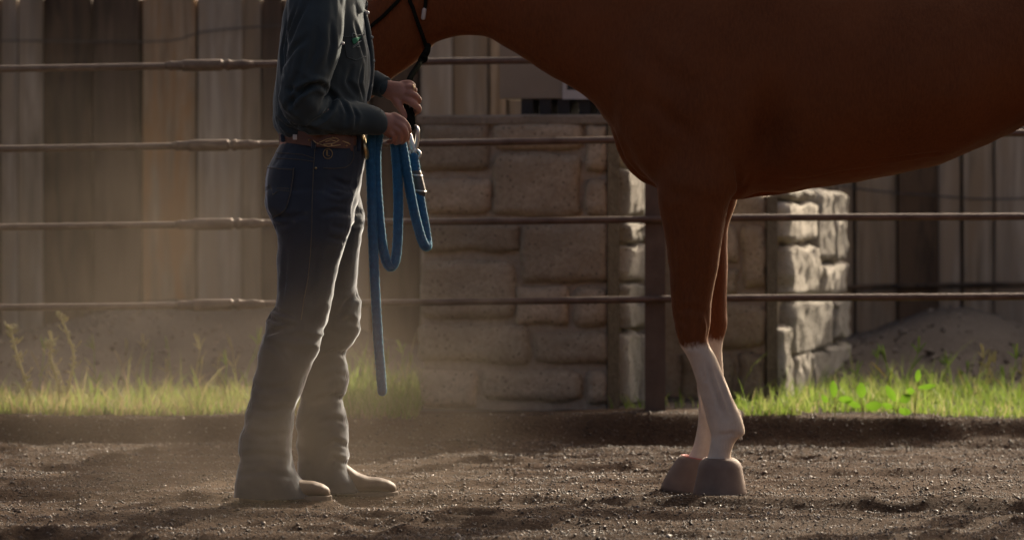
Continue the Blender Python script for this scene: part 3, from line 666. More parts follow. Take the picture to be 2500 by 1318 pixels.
# tooled ornament on the belt, white keeper and buckle
seams(belt, 'tooling', [[(780, 348), (800, 339), (820, 337), (828, 342), (815, 350), (790, 353)], [(780, 352), (800, 358), (830, 354)], [(795, 346), (808, 342), (818, 345)], [(765, 343), (772, 349)], [(836, 345), (850, 350), (858, 356)]], 'gold', .0012, .001, BS)
for k, (x, y) in enumerate(((792, 353), (809, 353), (755, 342), (812, 336), (845, 356), (776, 351))):
    q, nq = BS.at(x, y, .0005); V, Fa = tube([q, q + nq * .002], [.003, .0022], k=8, n=3); mk('stud', V, Fa, M['gold'], belt)
q, nq = BS.at(721, 335, .001); V, Fa = box(q[0] - .006, q[0] + .006, q[1] - .004, q[1] + .001, q[2] - .0075, q[2] + .0075); bevel_obj(mk('keeper', V, Fa, M['white'], belt, False), .0015)
q, nq = BS.at(857, 352, .001); V, Fa = box(q[0] - .007, q[0] + .006, q[1] - .003, q[1] + .004, q[2] - .02, q[2] + .02); bevel_obj(mk('belt_keeper', V, Fa, M['leather'], belt, False), .0015)
bc = P(891, 360, PD - .03)
a = np.linspace(0, 2 * math.pi, 28, endpoint=False); R = []
for dx, s in ((-.004, .96), (0, 1.0), (.004, .97), (.007, .82), (.008, .3)):
    R.append(np.column_stack([bc[0] + dx + .004 * np.sin(a) * 0 - .006 * np.sin(a) , bc[1] + .048 * s * np.cos(a), bc[2] + .036 * s * np.sin(a)]))
V, Fa = loft(R); mk('buckle', V, Fa, M['gold'], belt)
for x, y0, y1 in ((766, 322, 362), (697, 318, 348), (868, 332, 366)):
    pts = [TS.at(x + (1 if k else 0), y, .0095)[0] for k, y in enumerate(np.linspace(y0, y1, 4))]
    V, Fa = tube(pts, .0065, k=8, n=8, flat=.25); mk('belt_loop', V, Fa, M['denim2'], tr)

# shirt
torso = [(-128, 768, 838, PD, .07), (-110, 745, 855, PD, .125), (-85, 728, 868, PD, .172), (-50, 716, 880, PD, .20), (0, 705, 888, PD, .203), (50, 688, 893, PD, .195), (90, 681, 898, PD, .185), (130, 677, 904, PD, .178), (170, 673, 904, PD, .172),
         (205, 670, 901, PD, .168), (240, 667, 895, PD, .166), (262, 667, 893, PD, .166), (290, 668, 892, PD, .164), (308, 675, 890, PD, .158), (322, 683, 887, PD, .150), (331, 688, 885, PD, .145)]
def ptube(rows, k=18, n=None, flat=1.0): return tube([P(x, y, d) for x, y, d, r in rows], [r for *_, r in rows], k=k, n=n, flat=flat)
armN = [(778, -50, 9.69, .078), (775, 0, 9.665, .080), (772, 60, 9.645, .079), (768, 110, 9.635, .075), (756, 160, 9.63, .069), (744, 205, 9.63, .065), (737, 240, 9.635, .063), (742, 268, 9.65, .057), (768, 280, 9.67, .053), (800, 283, 9.69, .050), (838, 285, 9.715, .048), (880, 292, 9.75, .041), (917, 297, 9.775, .034)]
armF = [(785, -50, 10.00, .075), (788, 10, 10.04, .075), (795, 80, 10.07, .068), (810, 130, 10.08, .062), (835, 162, 10.065, .055), (870, 182, 10.035, .045), (905, 200, 10.00, .036), (938, 214, 9.975, .029)]
V, Fq = union([plimb(torso, n=70, k=36), ptube(armN, n=60), ptube(armF, n=50)], .0050, 3)
NN = normals(V, Fq); xx, yy, zz = V[:, 0], V[:, 1], V[:, 2]
el = P(742, 255, 9.64); we = np.exp(-((xx - el[0]) ** 2 + (zz - el[2]) ** 2) / .012) * (yy < 9.75)
hem = np.exp(-((zz - 1.05) / .07) ** 2)
fold = 1 - np.abs(fbm(xx * 9 - zz * 9, yy * 5, zz * 9 + xx * 9, o=2)) * 2.6
long_ = np.abs(fbm(xx * 9 + zz * 4, yy * 8, zz * 3.5 - xx * 2, o=2))
V = V + NN * (.010 * fold * (we + .5 * hem) + .018 * (long_ - .22) + .003 * fbm(xx * 18, yy * 18, zz * 18, o=2))[:, None]
SS = Surf(V, Fq); NN = normals(V, Fq)
cr = [([(698, 264), (722, 236), (750, 214), (776, 206), (800, 216)], .014, .010), ([(704, 218), (730, 224), (762, 206)], .008, .009), ([(698, 152), (716, 120), (748, 92)], .007, .012), ([(712, 205), (708, 240), (718, 272)], .007, .010),
      ([(792, 214), (814, 238), (806, 264), (786, 288), (756, 304)], .012, .010), ([(812, 232), (838, 250), (850, 276), (846, 300)], .008, .009), ([(690, 282), (722, 306), (772, 320)], .010, .010), ([(860, 262), (872, 285), (868, 315)], .006, .008),
      ([(702, 58), (690, 120), (690, 190)], .007, .010), ([(724, 18), (706, 70), (698, 118)], .008, .010), ([(748, 8), (722, 62), (712, 95)], .007, .011), ([(868, 58), (880, 100), (892, 142)], .007, .012), ([(858, 168), (850, 200), (872, 232)], .007, .011), ([(885, 165), (878, 205), (888, 238)], .006, .009),
      ([(776, 60), (772, 120), (752, 175)], .006, .013), ([(810, 60), (812, 110), (798, 165)], .006, .012), ([(740, 130), (730, 175), (720, 205)], .006, .011), ([(676, 290), (700, 312), (740, 326)], .007, .009), ([(780, 322), (830, 330), (880, 328)], .006, .008)]
V = carve(V, NN, SS, cr, .75)
sh = mk('shirt', V, Fq, M['shirt'], person); SS = Surf(V, Fq)
def cuff(c0, c1, r0, r1, name='cuff'):
    V, Fa = tube([c0, (c0 * .5 + c1 * .5), c1], [r0, (r0 + r1) / 2, r1], k=22, n=7, round_ends=False)
    o = mk(name, V, Fa, M['shirt'], sh); o.modifiers.new('b', 'BEVEL').width = .003; return o
cuff(P(884, 292, 9.752), P(921, 297.5, 9.778), .041, .0355); cuff(P(908, 201, 9.998), P(941, 215, 9.973), .0365, .031)
# collar wings, placket, buttons, emblem, white dot as a painted glint
V = np.array([SS.at(x, y, o_)[0] if k else P(x, y, PD - .06) for k, x, y, o_ in ((0, 835, -55, 0), (0, 884, -40, 0), (0, 893, 8, 0), (0, 884, 40, 0), (0, 862, 46, 0), (0, 836, 5, 0))])
V = np.array([P(828, -60, PD - .115), P(868, -45, PD - .095), P(891, 2, PD - .07), P(887, 30, PD - .085), P(852, 46, PD - .13), P(830, 10, PD - .155)])
o = mk('collar', V, [(0, 1, 2, 3, 4, 5)], M['shirt'], sh); sm = o.modifiers.new('t', 'SOLIDIFY'); sm.thickness = .004
V2 = V.copy(); V2[:, 1] = 2 * PD - V2[:, 1]; o = mk('collar', V2, [(5, 4, 3, 2, 1, 0)], M['shirt'], sh); sm = o.modifiers.new('t', 'SOLIDIFY'); sm.thickness = .004
V, Fa = tube([P(886, 30, PD), P(894, 60, PD), P(901, 100, PD), P(905.5, 140, PD), P(905, 180, PD), P(901, 215, PD), P(896, 240, PD)], .010, k=8, n=24, flat=1.6); mk('placket', V, Fa, M['shirt'], sh)
for x, y, mt in ((889, 12, 'greythread'), (894, 32, 'white'), (904, 92, 'greythread'), (908, 150, 'greythread'), (903, 210, 'greythread')):
    c = P(x, y, PD - .006); V, Fa = tube([c, c + [.004, -.001, 0]], [.006, .0055], k=12, n=3); mk('button', V, Fa, M[mt], sh)
patch(([(858, 95), (859, 104), (861, 108)], [(880, 90), (874, 98), (866, 107)]), SS, .002, 'green', 'emblem', sh, 6, 6)
seams(sh, 'embroidery', [[(861, 92), (859, 86), (861, 82), (866, 83), (868, 90)], [(861, 114), (868, 109), (875, 104), (881, 100)], [(861, 117), (867, 113), (874, 108)], [(872, 115), (878, 115)]], 'greythread', .0011, .0015, SS)
q, nq = SS.at(834, 106, .001); V, Fa = tube([q - nq * .001, q + nq * .004], [.005, .004], k=10, n=3); mk('glint_dot', V, Fa, M['white'], sh)  # white dot added in place of a small highlight on the shirt
seams(sh, 'pocket_seam', [[(838, 92), (890, 84)], [(838, 92), (846, 140), (868, 148), (893, 138)]], 'shirt', .0012, .0012, SS)

# body: one continuous figure inside the clothes, with both hands
def fing(pts, r): return tube([P(x, y, d) for x, y, d in pts], np.array(r) * np.array([1, .86, .84, .9]), k=10, n=18)
handN = [ptube([(890, 293, 9.755, .026), (918, 297, 9.778, .0255), (938, 300, 9.785, .029), (956, 304, 9.79, .030), (970, 309, 9.795, .025)], n=16, flat=.72),
         fing([(962, 284, 9.79), (984, 296, 9.78), (997, 316, 9.79), (993, 340, 9.815)], [.0125, .0115, .0105, .009]),
         fing([(964, 297, 9.782), (984, 311, 9.772), (991, 331, 9.785), (982, 347, 9.815)], [.0125, .0115, .0105, .009]),
         fing([(960, 309, 9.782), (975, 323, 9.774), (978, 341, 9.79), (966, 349, 9.82)], [.012, .011, .010, .0085]),
         fing([(950, 319, 9.785), (962, 332, 9.78), (960, 344, 9.80), (948, 347, 9.825)], [.0115, .010, .009, .008]),
         fing([(932, 308, 9.81), (946, 326, 9.835), (964, 336, 9.845), (978, 338, 9.845)], [.014, .0125, .0115, .009])]
handF = [ptube([(905, 201, 10.0, .024), (938, 214, 9.975, .0245), (958, 222, 9.965, .029), (978, 226, 9.962, .031), (992, 227, 9.965, .027)], n=16, flat=.7),
         fing([(984, 205, 9.965), (999, 203, 9.962), (1009, 209, 9.98), (1004, 214, 10.005)], [.0105, .0105, .0095, .008]),
         fing([(988, 215, 9.958), (1003, 213, 9.952), (1012, 221, 9.968), (1006, 228, 10.0)], [.0115, .0115, .0105, .009]),
         fing([(988, 229, 9.955), (1008, 231, 9.945), (1022, 244, 9.96), (1012, 254, 9.995)], [.0125, .0125, .0115, .0095]),
         fing([(984, 241, 9.955), (1004, 250, 9.942), (1022, 267, 9.955), (1010, 276, 9.985)], [.0130, .0130, .0120, .010]),
         fing([(964, 240, 9.958), (974, 258, 9.95), (986, 280, 9.952), (993, 299, 9.955)], [.0150, .0135, .0115, .0085])]
headp = [tube([P(805, -118, PD), P(822, -170, PD), P(835, -215, PD)], [.062, .058, .06], k=18, n=10),
         loft([pairring(P(800, -352, PD), P(845, -352, PD), .03), pairring(P(768, -335, PD), P(880, -335, PD), .058), pairring(P(756, -300, PD), P(900, -300, PD), .073), pairring(P(756, -262, PD), P(908, -262, PD), .076), pairring(P(768, -225, PD), P(910, -225, PD), .07), pairring(P(795, -190, PD), P(908, -185, PD), .058), pairring(P(835, -168, PD), P(903, -160, PD), .04), pairring(P(870, -160, PD), P(898, -155, PD), .02)]),
         tube([P(905, -262, PD), P(918, -240, PD), P(926, -222, PD), P(914, -215, PD)], [.008, .011, .014, .012], k=10, n=10),
         tube([P(908, -196, PD - .02), P(914, -195, PD), P(908, -196, PD + .02)], .006, k=8, n=8), tube([P(906, -187, PD - .018), P(912, -186, PD), P(906, -187, PD + .018)], .006, k=8, n=8)]
for s in (-1, 1):
    headp.append(tube([P(815, -262, PD + s * .072), P(810, -240, PD + s * .078), P(820, -215, PD + s * .072)], [.012, .015, .010], k=8, n=8, flat=.5))
# lower the head so that the chin sits just above the top of the frame
hd = P(0, 158, PD)[2] - P(0, 0, PD)[2]
headp = [(np.asarray(v) + [.012, 0, hd], f) for v, f in headp]
core = [plimb([(-120, 770, 838, PD, .06), (-80, 735, 860, PD, .15), (0, 716, 876, PD, .17), (150, 690, 885, PD, .145), (300, 690, 870, PD, .13), (450, 668, 868, PD, .15), (520, 690, 850, PD, .14)]),
        tube([P(804, -90, PD), P(816, -20 - 60, PD)], [.066, .06], k=14, n=5)]
def thin(rows, m, s=.72):
    return [(y, (l + r) / 2 - (r - l) / 2 * s, (l + r) / 2 + (r - l) / 2 * s, d, hd_ * s) for (y, l, r, d, hd_) in rows[::m]]
bodyp = core + handN + handF + headp + [plimb(thin(legN[:-3], 2)), plimb(thin(legF[:-3], 2))] + [ptube([(x, y, d, r * .66) for x, y, d, r in armN], n=40), ptube([(x, y, d, r * .66) for x, y, d, r in armF], n=40)]
V, Fq = union(bodyp, .0031, 2)
body = mk('body', V, Fq, M['skin'], person)
# ring on the far hand
c0 = P(1007, 217, 9.955); V, Fa = tube([c0 + [.011 * math.cos(t) * .4, -.012 * math.cos(t), .0125 * math.sin(t)] for t in np.linspace(0, 6.0, 14)], .0016, k=6, n=30); mk('finger_ring', V, Fa, M['gold'], person)
# short hair cap
hb = [np.asarray(v) for v, f in [headp[1]]][0]; c = hb.mean(0)
ang = np.linspace(0, 2 * math.pi, 24, endpoint=False); R = []
for t in np.linspace(.0, 1, 8):
    z = c[2] + .128 - .17 * t; s = math.sqrt(max(.02, 1 - (1 - t) ** 2 * .96)); R.append(np.column_stack([c[0] - .018 - .01 * t + .104 * s * np.cos(ang) * np.where(np.cos(ang) > 0, 1 - .40 * t, 1), c[1] + .091 * s * np.sin(ang), np.full(24, z) + .035 * t * np.clip(np.cos(ang), 0, 1)]))
V, Fa = loft(R); mk('hair', V, Fa, M['hair'], person)
for s in (-1, 1):
    q = c + [.078, s * .032, .012]; V, Fa = tube([q - [.006, 0, 0], q + [.004, 0, 0]], [.011, .008], k=10, n=4); mk('eye', V, Fa, M['eye'], person)
# western boots
def boot(rows_sole, d, yg, shaft, name):
    xs_h, xs_t = rows_sole; parts = []
    z0 = P(0, yg, d)[2]
    def X(px): return P(px, 0, d)[0]
    L = xs_t - xs_h; R = []
    for t, hgt, hw in ((0, .035, .024), (.06, .075, .034), (.2, .105, .037), (.34, .112, .037), (.46, .080, .039), (.58, .056, .043), (.70, .044, .045), (.82, .042, .041), (.92, .034, .032), (.98, .024, .018), (1.0, .016, .008)):
        x = X(xs_h + L * t); zc = z0 + .016 + hgt / 2; a = np.linspace(0, 2 * math.pi, 20, endpoint=False); c, s = np.cos(a), np.sin(a)
        R.append(np.column_stack([np.full(20, x), d + hw * np.sign(c) * np.abs(c) ** .8, zc + hgt / 2 * np.sign(s) * np.abs(s) ** .8]))
    up = loft(R); sh_ = tube([np.array([X(a_), d, P(0, b_, d)[2]]) for a_, b_ in shaft], [.05, .052, .055], k=18, n=8)
    V, Fq = union([up, sh_], .005, 3); b = mk(name, V, Fq, M['boot'], person)
    R = []
    for t, hw in ((.0, .02), (.04, .034), (.2, .037), (.3, .034), (.42, .033), (.6, .045), (.75, .049), (.88, .042), (.97, .027), (1.02, .010)):
        x = X(xs_h + L * t); thk = .012; lo = z0 + (.0 if t > .5 or t < .27 else .012); R.append([(x, d - hw, lo), (x, d + hw, lo), (x, d + hw, z0 + .018), (x, d - hw, z0 + .018)])
    V, Fa = loft(R); bevel_obj(mk('sole', V, Fa, M['sole'], b, False), .003)
boot((742, 968), FAR, 1214, [(800, 1170), (795, 1120), (790, 1040)], 'boot')
boot((585, 806), NEAR - .01, 1224, [(640, 1180), (648, 1120), (655, 1050)], 'boot')

# ------------------------------------------------------------------ horse
HD = 10.22
horse = empty('horse', (P(1700, 0, HD)[0], HD, 0), 'chestnut horse with white stockings and rubber boots, head lowered to the person', 'horse')
def HX(px): return P(px, 0, HD)[0]
trunk = []
tr_rows = [(1490, 1.06, 1.25, .08), (1505, 1.00, 1.32, .14), (1535, .945, 1.38, .185), (1570, .908, 1.42, .205), (1610, .885, 1.45, .215), (1700, .864, 1.50, .235), (1800, .852, 1.54, .25), (1900, .866, 1.53, .27), (2000, .888, 1.50, .29), (2100, .906, 1.475, .305),
           (2200, .930, 1.46, .315), (2300, .958, 1.462, .315), (2400, 1.008, 1.475, .305), (2460, 1.045, 1.49, .30), (2520, 1.09, 1.505, .295), (2600, 1.10, 1.52, .29), (2700, 1.06, 1.49, .275), (2790, 1.06, 1.42, .24), (2840, 1.12, 1.34, .18), (2865, 1.18, 1.28, .08)]
rr = np.array(tr_rows, float); rr[:, 2] += .10; tt = np.linspace(1490, 2865, 90)
for x in tt:
    lo, hi, hw = [np.interp(x, rr[:, 0], rr[:, j]) for j in (1, 2, 3)]
    trunk.append(pairring((HX(x), HD, lo), (HX(x), HD, hi), hw, k=40, e=2.15, egg=.12))
parts = [loft(trunk)]
HH = 10.42
nk = [((1475, 300), (1790, -95), .19, HD), ((1450, 255), (1700, -130), .165, HD), ((1415, 226), (1610, -150), .15, 10.23), ((1350, 190), (1500, -160), .13, 10.25), ((1283, 147), (1400, -165), .115, 10.28), ((1232, 120), (1320, -168), .105, 10.31), ((1185, 89), (1240, -170), .098, 10.34), ((1130, 87), (1165, -168), .093, 10.37), ((1065, 104), (1090, -160), .09, 10.40), ((1040, 120), (1040, -150), .085, 10.42)]
parts.append(loft([pairring(P(*a, d), P(*b_, d), w, k=32) for a, b_, w, d in nk]))
hdr = [((1100, -60), (1010, -175), .06), ((1088, 30), (970, -150), .088), ((1074, 85), (935, -95), .098), ((1050, 125), (905, -35), .10), ((1012, 158), (880, 20), .092), ((975, 182), (862, 70), .078), ((950, 205), (848, 118), .066), ((930, 228), (838, 158), .060), ((915, 243), (832, 190), .058), ((900, 250), (836, 215), .048), ((885, 250), (850, 230), .02)]
parts.append(loft([pairring(P(*a, HH), P(*b_, HH), w, k=28) for a, b_, w in hdr]))
for s in (-1, 1):   # ears
    parts.append(tube([P(1035, -160, HH + s * .06), P(1030, -200, HH + s * .075), P(1015, -245, HH + s * .075)], [.03, .028, .006], k=10, n=8, flat=.6))
LN, LF = 10.05, 10.37
leg_n = [(300, 1585, 1820, LN + .06, .10), (360, 1590, 1815, LN + .04, .10), (420, 1598, 1803, LN + .02, .098), (460, 1602, 1793, LN, .09), (500, 1605, 1778, LN, .082), (547, 1615, 1770, LN, .075), (600, 1628, 1761, LN, .066), (653, 1634, 1753, LN, .058), (704, 1637, 1743, LN, .05), (740, 1639, 1737, LN, .047), (765, 1641, 1736, LN, .047), (790, 1646, 1735, LN, .048), (810, 1650, 1731, LN, .047), (830, 1656, 1728, LN, .043), (845, 1661, 1734, LN, .039),
         (867, 1676, 1747, LN, .036), (890, 1686, 1756, LN, .034), (923, 1697, 1770, LN, .033), (950, 1706, 1781, LN, .033), (980, 1714, 1793, LN, .035), (1003, 1720, 1805, LN, .039), (1027, 1725, 1814, LN, .042), (1045, 1730, 1818, LN, .042), (1060, 1735, 1821, LN, .038), (1070, 1735, 1802, LN, .035), (1085, 1733, 1791, LN, .036), (1107, 1729, 1784, LN, .036), (1125, 1722, 1786, LN, .040), (1150, 1712, 1795, LN, .048)]
leg_f = [(360, 1600, 1830, LF - .03, .09), (420, 1606, 1815, LF - .02, .09), (470, 1612, 1808, LF, .085), (500, 1620, 1800, LF, .08), (530, 1630, 1786, LF, .072), (560, 1640, 1780, LF, .066), (610, 1652, 1778, LF, .058), (660, 1662, 1777, LF, .052), (710, 1670, 1775, LF, .046), (760, 1678, 1775, LF, .045), (792, 1682, 1777, LF, .046), (815, 1686, 1771, LF, .044), (835, 1690, 1765, LF, .04), (855, 1694, 1763, LF, .036),
         (887, 1699, 1765, LF, .034), (940, 1702, 1768, LF, .033), (990, 1705, 1772, LF, .036), (1015, 1705, 1780, LF, .040), (1040, 1703, 1782, LF, .041), (1060, 1699, 1775, LF, .038), (1084, 1694, 1757, LF, .036), (1105, 1686, 1747, LF, .037), (1125, 1672, 1742, LF, .04), (1150, 1655, 1738, LF, .046)]
parts += [plimb(leg_n, n=130, k=24, e=2.1), plimb(leg_f, n=130, k=24, e=2.1)]
# shoulder, breast and thigh masses
def blob(px, py, d, rx, ry, rz, rot=0):
    c = P(px, py, d); u = np.linspace(0, math.pi, 14)[1:-1]; a = np.linspace(0, 2 * math.pi, 20, endpoint=False); R = []
    for t in u:
        q = np.column_stack([rx * np.sin(t) * np.cos(a), ry * np.sin(t) * np.sin(a), np.full(20, rz * np.cos(t))])
        q = np.column_stack([q[:, 0] * math.cos(rot) + q[:, 2] * math.sin(rot), q[:, 1], -q[:, 0] * math.sin(rot) + q[:, 2] * math.cos(rot)]); R.append(q + c)
    return loft(R)
parts += [blob(1650, 310, 10.10, .15, .11, .20, -.25), blob(1715, 190, 10.09, .17, .12, .30, .35), blob(1740, 340, 10.085, .10, .10, .16, .25), blob(1600, 300, 10.33, .13, .11, .18), blob(1720, 200, 10.34, .16, .12, .28, .35),
          blob(1640, 380, HD, .09, .15, .09)]
for d, sx in ((10.07, 0), (10.37, 60)):   # hind legs
    hq = [(40, 2560, 2860, d + (.05 if sx == 0 else -.05), .14), (200, 2560, 2850, d, .135), (320, 2560, 2820, d, .12), (420, 2600, 2810, d, .10), (520, 2680, 2810, d, .07), (600, 2740, 2835, d, .05), (660, 2760, 2860, d, .045), (700, 2765, 2875, d, .044), (740, 2772, 2862, d, .042), (800, 2775, 2845, d, .036), (900, 2772, 2838, d, .033), (1000, 2768, 2842, d, .036), (1040, 2762, 2845, d, .042), (1065, 2752, 2832, d, .038), (1105, 2735, 2805, d, .037), (1130, 2725, 2800, d, .043), (1150, 2715, 2800, d, .048)]
    parts.append(plimb([(y, l - sx, r - sx, dd, w) for y, l, r, dd, w in hq], n=90, k=22, e=2.1))
V, Fq = union(parts, .0062, 6)
NN = normals(V, Fq); xx, yy, zz = V[:, 0], V[:, 1], V[:, 2]

w8 = (.85 * sstep(.66, 1.05, zz))[:, None]
for it in range(30):
    A = np.zeros_like(V); C = np.zeros(len(V))
    for i0, i1 in ((0, 1), (1, 2), (2, 3), (3, 0)):
        np.add.at(A, Fq[:, i0], V[Fq[:, i1]]); np.add.at(C, Fq[:, i0], 1)
    V = V * (1 - w8) + w8 * A / C[:, None]
NN = normals(V, Fq); xx, yy, zz = V[:, 0], V[:, 1], V[:, 2]
upper = sstep(.5, .8, zz)
V = V + NN * (upper * (.008 * fbm(xx * 5, yy * 5, zz * 5, o=3) + .0035 * fbm(xx * 11, yy * 11, zz * 13, o=3)) + .0012 * fbm(xx * 40, yy * 40, zz * 25, o=2))[:, None]
HS = Surf(V, Fq); NN = normals(V, Fq)
near = (yy < HD).astype(float)
dent = np.exp(-((xx - HX(1858)) / .055) ** 2 - ((zz - 1.02) / .13) ** 2) * near
bul = np.exp(-((xx - HX(1735)) / .11) ** 2 - ((zz - 1.06) / .15) ** 2) * near
V = V + NN * (-.055 * dent + .020 * bul)[:, None]
V = carve(V, NN, HS, [([(1722, 880), (1738, 930), (1757, 985), (1768, 1020)], .0075, .0065), ([(1745, 905), (1766, 955), (1784, 1005)], .0050, .006), ([(1690, 905), (1708, 960), (1722, 1010)], .0040, .006), ([(1668, 850), (1690, 846), (1722, 850)], .003, .008),
    ([(1758, 1062), (1785, 1058), (1805, 1062)], .003, .006), ([(1650, 760), (1680, 752), (1725, 760)], .003, .010), ([(1690, 560), (1688, 640), (1682, 720)], .005, .016), ([(1795, 400), (1800, 440), (1792, 480)], .010, .014),
    ([(1498, 320), (1522, 385), (1560, 430), (1600, 452)], .010, .014), ([(1612, 440), (1640, 470), (1690, 480)], .004, .018), ([(1760, 250), (1770, 330), (1790, 400)], .008, .03), ([(2120, 395), (2200, 385), (2300, 372)], .004, .008), ([(1900, 440), (1980, 428), (2060, 412), (2140, 402)], -.004, .007), ([(1640, 500), (1655, 580), (1660, 660)], -.004, .008), ([(1730, 520), (1722, 600), (1712, 690)], .005, .010), ([(1655, 790), (1668, 800), (1672, 825)], -.004, .008), ([(1715, 775), (1722, 800), (1718, 825)], -.004, .007), ([(1700, 765), (1698, 800), (1700, 835)], .004, .008), ([(1810, 470), (1830, 440), (1850, 400)], .006, .012), ([(1600, 250), (1640, 300), (1690, 330)], .005, .02), ([(1560, 120), (1620, 180), (1690, 215)], .006, .03)])
hb = mk('body', V, Fq, M['coat'], horse); HS = Surf(V, Fq)
# hooves, mane, tail, eyes
def hoof(cx, d, yb, w=.062):
    z = gz(np.array([P(cx, 0, d)[0]]), np.array([d]))[0]; x = P(cx, 0, d)[0]
    V, Fa = loft([hring(x - w * 1.15, x + w * .75, z - .004, d, w), hring(x - w * .95, x + w * .78, z + .04, d, w * .9), hring(x - w * .7, x + w * .72, z + .085, d, w * .75)]); mk('hoof', V, Fa, M['hoof'], horse)
hoof(1755, LN, 1200); hoof(1690, LF, 1195); hoof(2755, 10.07, 1200); hoof(2695, 10.37, 1195)
Vs = []
for i in range(60):
    t = i / 59; px = 1050 + 560 * t + random.uniform(-4, 4); py = -165 + 30 * t ** 2; d = 10.40 - .15 * t; L = random.uniform(.16, .26)
    p = P(px, py, d); s = 1; Vs.append(tube([p + [0, -.02, .01], p + [random.uniform(-.02, .02), .06, .015], p + [random.uniform(-.03, .03), .11, -.05], p + [random.uniform(-.04, .04), .12, -L]], [.012, .012, .009, .003], k=5, n=9, flat=.5))
V, Fa = join(Vs); mk('mane', V, Fa, M['mane'], horse)
Vs = []
for i in range(40):
    p = P(2862, 30, HD) + RNG.normal(0, .012, 3); Vs.append(tube([p, p + [.06, RNG.normal(0, .02), -.05], p + [.10 + RNG.normal(0, .02), RNG.normal(0, .04), -.35], p + [.08 + RNG.normal(0, .03), RNG.normal(0, .05), -.8 - .1 * random.random()]], [.014, .014, .012, .003], k=5, n=10))
V, Fa = join(Vs); mk('tail', V, Fa, M['mane'], horse)
for s in (-1, 1):
    c = P(935, -45, HH) + [0, s * .094, 0]; V, Fa = tube([c - [.014, 0, 0], c + [.014, 0, 0]], [.015, .015], k=12, n=5); mk('eye', V, Fa, M['eye'], horse)
# feather hairs on the fetlocks
Vs = []
def hairs(px, py, d, n, dirx, ln):
    for i in range(n):
        p = P(px + random.uniform(-5, 3), py + random.uniform(-16, 10), d + random.uniform(-.02, .02)); l = ln * random.uniform(.5, 1.1)
        q = p + np.array([dirx * l, random.uniform(-.2, .2) * l, -l * random.uniform(.6, 1.3)]); Vs.append(tube([p, (p + q) / 2 + [l * .12, 0, .1 * l], q], [.0006, .0005, .0002], k=3, n=5))
hairs(1803, 1010, LN, 16, .35, .026); hairs(1806, 1058, LN, 40, .30, .014); hairs(1770, 1050, LF, 16, .3, .016)
V, Fa = join(Vs); tag(mk('fetlock_hair', V, Fa, simple('white_hair', (.6, .5, .42), (.75, .65, .56), 40, .6, 0, sheen=.4), horse), kind='stuff')

# bell boots
def bell(name, label, top, bot, d, mat, tilt=0):
    """top / bot: list of (py, left px, right px, half depth)"""
    rows = top + bot; gx = P((bot[-1][1] + bot[-1][2]) / 2, 0, d)[0]
    e = empty(name, (gx, d, float(gz(np.array([gx]), np.array([d]))[0])), label, 'bell boot', 'rubber bell boots on the horse')
    R = []
    for y, l, r, hw in rows:
        q = pring(y, l, r, d, hw, k=36, e=2.2)
        q[:, 2] += tilt * (q[:, 0] - q[:, 0].mean()); R.append(q)
    V, Fa = loft(R, caps=False); o = mk('shell', V, Fa, M[mat], e); sm = o.modifiers.new('t', 'SOLIDIFY'); sm.thickness = .006; sm.offset = -1
    y, l, r, hw = rows[0]; q = pring(y - 1, l + 1, r - 1, d, hw, k=36); q[:, 2] += tilt * (q[:, 0] - q[:, 0].mean())
    V, Fa = tube(np.concatenate([q, q[:1]]), .0045, k=8, raw=True, round_ends=False); mk('collar', V, Fa, M['bellpink' if tilt else mat], e)
    return e
bell('bell_boot', 'dusty brown rubber bell boot with plain rolled collar, on the nearside white foreleg', [(1121, 1722, 1790, .046), (1126, 1717, 1797, .050), (1133, 1711, 1804, .056)], [(1142, 1709, 1807, .058), (1160, 1706, 1810, .060), (1180, 1701, 1814, .063), (1200, 1697, 1818, .066), (1208, 1696, 1819, .067)], LN, 'bell')
bell('bell_boot', 'dusty brown rubber bell boot with pink lined collar, standing behind the other boot', [(1120, 1664, 1745, .048), (1128, 1658, 1752, .052)], [(1140, 1650, 1757, .055), (1160, 1638, 1762, .058), (1180, 1627, 1766, .062), (1196, 1620, 1768, .065), (1206, 1617, 1769, .066)], LF, 'bell', tilt=-.16)

# rope halter
hal = empty('rope_halter', tuple(P(1037, 130, HH - .1)), 'dark knotted rope halter on the chestnut head', 'halter')
def onhorse(pts, off=.006): return [HS.at(x, y, off)[0] for x, y in pts]
V, Fa = tube(onhorse([(998, -90), (998, -50), (1000, 0), (1008, 22), (1015, 45), (1024, 70), (1032, 92), (1038, 112), (1043, 122)]), .0058, k=8, n=40); mk('cheek_rope', V, Fa, M['drope'], hal)
V, Fa = tube(onhorse([(1046, -70), (1042, -20), (1040, 0), (1037, 22), (1035, 30)]), .0055, k=8, n=20); mk('throat_rope', V, Fa, M['drope'], hal)
q = onhorse([(1036, 24), (1032, 44)], .007); V, Fa = tube(q, .0065, k=8, n=5); mk('rope_end', V, Fa, M['tagw'], hal)
V, Fa = tube(onhorse([(998, -35), (975, 0), (955, 22), (935, 42), (918, 56), (900, 72), (880, 88), (862, 104)]), .0055, k=8, n=40); mk('noseband', V, Fa, M['drope'], hal)
kp = P(1040, 128, HH - .085)
V, Fa = join([tube([P(1046, 112, HH - .09), P(1040, 130, HH - .10), P(1030, 143, HH - .10)], [.008, .011, .010], k=10, n=10),
              tube([P(1032, 136, HH - .112), P(1040, 143, HH - .105), P(1034, 150, HH - .10), P(1025, 147, HH - .108)], .0065, k=8, n=14), tube([P(1038, 133, HH - .105), P(1030, 150, HH - .09), P(1022, 156, HH - .11)], .0068, k=8, n=14)])
mk('knot', V, Fa, M['drope'], hal)

